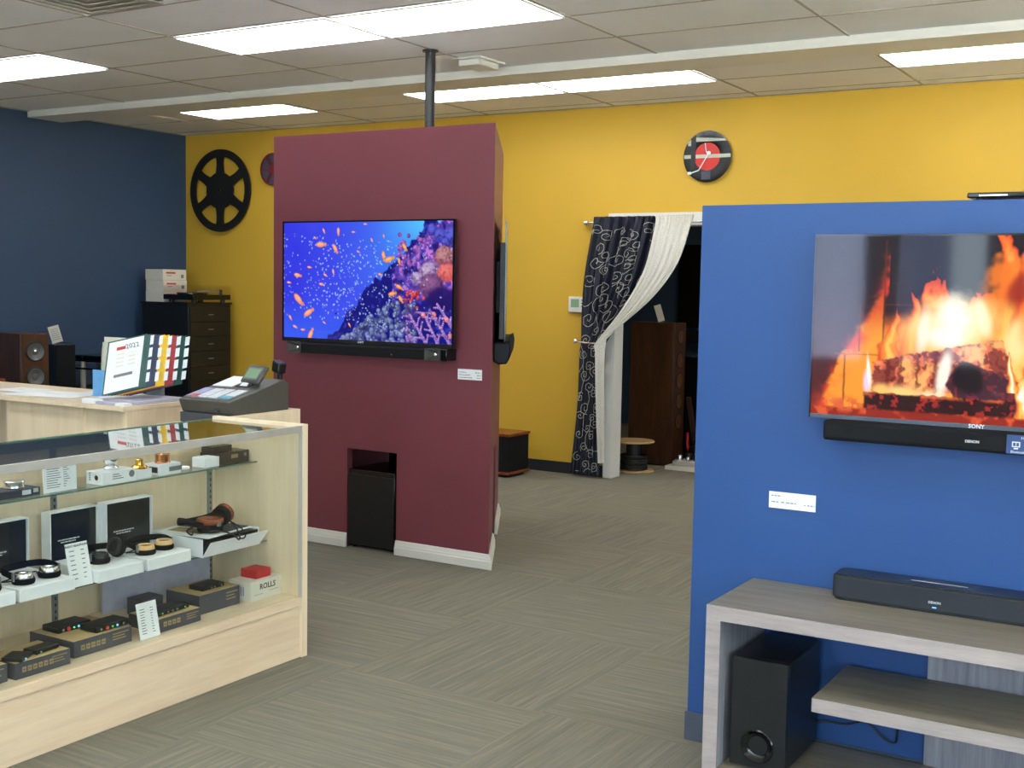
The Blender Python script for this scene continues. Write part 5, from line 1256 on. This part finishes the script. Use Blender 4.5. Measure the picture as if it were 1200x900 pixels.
part('rod', MB().cyl((-4.60, YC+.04, 2.085), (-3.1, YC+.04, 2.085), .008, 'chrome'), t)
part('finial', MB().lathe([(.006, 0), (.012, .004), (.010, .012), (.020, .022), (.026, .036), (.020, .052), (.004, .060)], 'chrome', 12, Matrix.Translation((-4.60, YC+.04, 2.085)) @ Matrix.Rotation(-PI/2, 4, 'Y')), t, smooth=20)
part('bracket', MB().cyl((-4.56, YC+.04, 2.085), (-4.56, YB-.0205, 2.085), .006, 'chrome').cyl((-4.56, YB-.006, 2.085), (-4.56, YB-.0006, 2.085), .02, 'chrome'), t)
t = thing('curtain_tieback', 'chrome tieback hook holding both curtains at waist height', 'tieback', (-4.5, YC-.09, 1.12))
part('hook_arm', MB().tube(smooth_pts([(-4.648, YC+.03, 1.12), (-4.66, YC-.03, 1.12), (-4.64, YC-.085, 1.12), (-4.56, YC-.105, 1.115), (-4.46, YC-.108, 1.11)]), .007, 'chrome', 10), t)
part('knob', MB().lathe([(.004, 0), (.016, .004), (.018, .012), (.010, .018)], 'chrome', 20, Matrix.Translation((-4.652, YC-.075, 1.12)) @ Matrix.Rotation(PI/2, 4, 'X')), t)

# ------------------------------------------------------------------ small cube speaker by the yellow wall
t = thing('subwoofer', 'black cube subwoofer with wood top and bottom by the yellow wall', 'subwoofer', (-5.20, 8.48, 0))
part('cabinet', MB().box((-5.43, 8.34, .045), (-5.055, 8.66, .335), 'cloth'), t, bevel=.003)
part('top_board', MB().box((-5.44, 8.33, .3355), (-5.045, 8.67, .358), 'mahog'), t, bevel=.003); part('bottom_board', MB().box((-5.44, 8.33, .022), (-5.045, 8.67, .0445), 'mahog'), t, bevel=.003)
part('foot', MB().box((-5.40, 8.37, 0), (-5.08, 8.63, .0215), 'black'), t)

# ------------------------------------------------------------------ things seen through the doorway
# speaker front looks to +X: rotate so that local -Y -> +X
speaker('tower_speaker', 'tall walnut tower speaker with five bronze drivers, seen through the doorway', (-4.255, 9.90, 0), PI/2-.0, .24, .42, 1.262, [(1.14, .070, 'cone'), (.93, .075, 'cone'), (.75, .075, 'cone'), (.57, .075, 'cone'), (.39, .075, 'cone')], 'walnut', 'walnut', 'bronze', proud=.3)
speaker('tower_speaker', 'slim black tower speaker right of the tall walnut one, seen through the doorway', (-4.10, 10.22, 0), math.radians(72), .16, .22, .95, [(.88, .035, 'coax'), (.76, .062, 'cone'), (.60, .062, 'cone')], 'black', 'gloss', 'conegrey', proud=.5)
t = thing('price_card', 'white card leaning on the wall end of the tall walnut tower speaker top', 'price card', (-4.42, 9.9, 1.262))
Tc = Matrix.Translation((-4.41, 9.86, 1.263)) @ Matrix.Rotation(.5, 4, 'Z') @ Matrix.Rotation(-.3, 4, 'Y')
part('card', MB().box((-.03, -.001, .010), (.03, .001, .16), 'cream', T=Tc), t)
t = thing('cable_spool', 'round wooden cable spool on the carpet inside the doorway', 'cable spool', (-4.42, 9.30, 0))
sp = (-4.40, 9.33)
part('flange', MB().lathe([(.02, .0005), (.17, .0005), (.175, .008), (.17, .016), (.02, .016)], 'tan', 40, W_(sp[0], sp[1], 0)), t)
part('flange', MB().lathe([(.02, .25), (.17, .25), (.175, .258), (.17, .266), (.02, .266)], 'tan', 40, W_(sp[0], sp[1], 0)), t)
part('core', MB().lathe([(.07, .0162), (.07, .2498)], 'black', 32, W_(sp[0], sp[1], 0)), t)
b = MB()
for k in range(7):
    T = W_(sp[0], sp[1], .03+.018*k); rr = .112-.004*(k % 3); n_ = 32
    pts = [(sp[0]+rr*math.cos(2*PI*i/n_), sp[1]+rr*math.sin(2*PI*i/n_), .028+.018*k) for i in range(n_+1)]; b.tube(pts, .010, 'rubberblk', 6)
part('wound_cable', b, t)
t = thing('tube_amplifier', 'small silver tube amplifier with black caps on a pale slab inside the doorway', 'amplifier', (-4.05, 9.72, .035), math.radians(10))
part('chassis', MB().box((-.13, -.10, .0005), (.13, .10, .045), 'alu'), t, world=False, bevel=.008)
for (x, y, r, h, m_) in ((-.08, -.02, .030, .09, 'chrome'), (-.01, .03, .034, .10, 'black'), (.07, -.01, .034, .10, 'gloss'), (.0, -.06, .018, .08, 'chrome'), (.05, .06, .018, .08, 'chrome')):
    part('cap', MB().lathe([(r, 0), (r, h*.8-.045), (r*.8, h-.045), (.002, h-.043)], m_, 20, W_(x, y, .0452)), t, world=False)
tag(part('stone_slab', MB().box((-4.22, 9.58, .0005), (-3.86, 9.86, .035), 'cream'), ), 'pale slab on the carpet under the tube amplifier', 'slab')
t = thing('floor_canister', 'black round canister with yellow badge and red tip behind the tube amplifier', 'canister', (-4.10, 9.98, 0))
part('body', MB().lathe([(.07, .0005), (.085, .02), (.088, .12), (.07, .17), (.03, .19), (.028, .22)], 'gloss', 32, W_(-4.09, 9.985, 0)), t, smooth=50)
part('badge', MB().lathe([(.022, 0), (.022, .004)], 'amber', 20, facing(.35, -1, (-4.06, 9.90, .10))), t)
part('red_spout', MB().tube([(-4.16, 9.96, .12), (-4.17, 9.95, .18), (-4.175, 9.95, .29)], .014, 'red', 10), t)
tag(part('wooden_post', MB().add([(-4.12, 10.02, 0), (-4.08, 10.02, 0), (-4.08, 10.05, 0), (-4.12, 10.05, 0), (-4.23, 10.02, .60), (-4.19, 10.02, .60), (-4.19, 10.05, .60), (-4.23, 10.05, .60)], [(0, 3, 2, 1), (4, 5, 6, 7), (0, 1, 5, 4), (1, 2, 6, 5), (2, 3, 7, 6), (3, 0, 4, 7)], 'walnut')), 'brown wooden post leaning behind the black canister in the doorway', 'post')
t = thing('low_cabinet', 'dark cabinet with pale wood top at the right side of the doorway view', 'cabinet', (-3.9, 10.6, 0))
part('body', MB().box((-4.38, 10.42, 0), (-3.6, 10.80, .62), 'brownbox'), t); part('top', MB().box((-4.40, 10.40, .6205), (-3.58, 10.82, .645), 'tan'), t, bevel=.002)
t = thing('television', 'dark switched-off television on the side room wall, seen through the doorway', 'television', (-4.7, 12.55, 1.15))
part('panel', MB().box((-5.42, 12.53, 1.14), (-3.90, 12.56, 2.05), 'gloss'), t, bevel=.003); part('wall_mount', MB().box((-4.9, 12.5605, 1.4), (-4.4, 12.5995, 1.8), 'black'), t)
t = thing('soundbar', 'dark bar speaker under the switched-off television in the side room', 'soundbar', (-4.7, 12.5, .98))
part('body', MB().box((-5.42, 12.46, .975), (-4.0, 12.5995, 1.11), 'cloth'), t, bevel=.005)
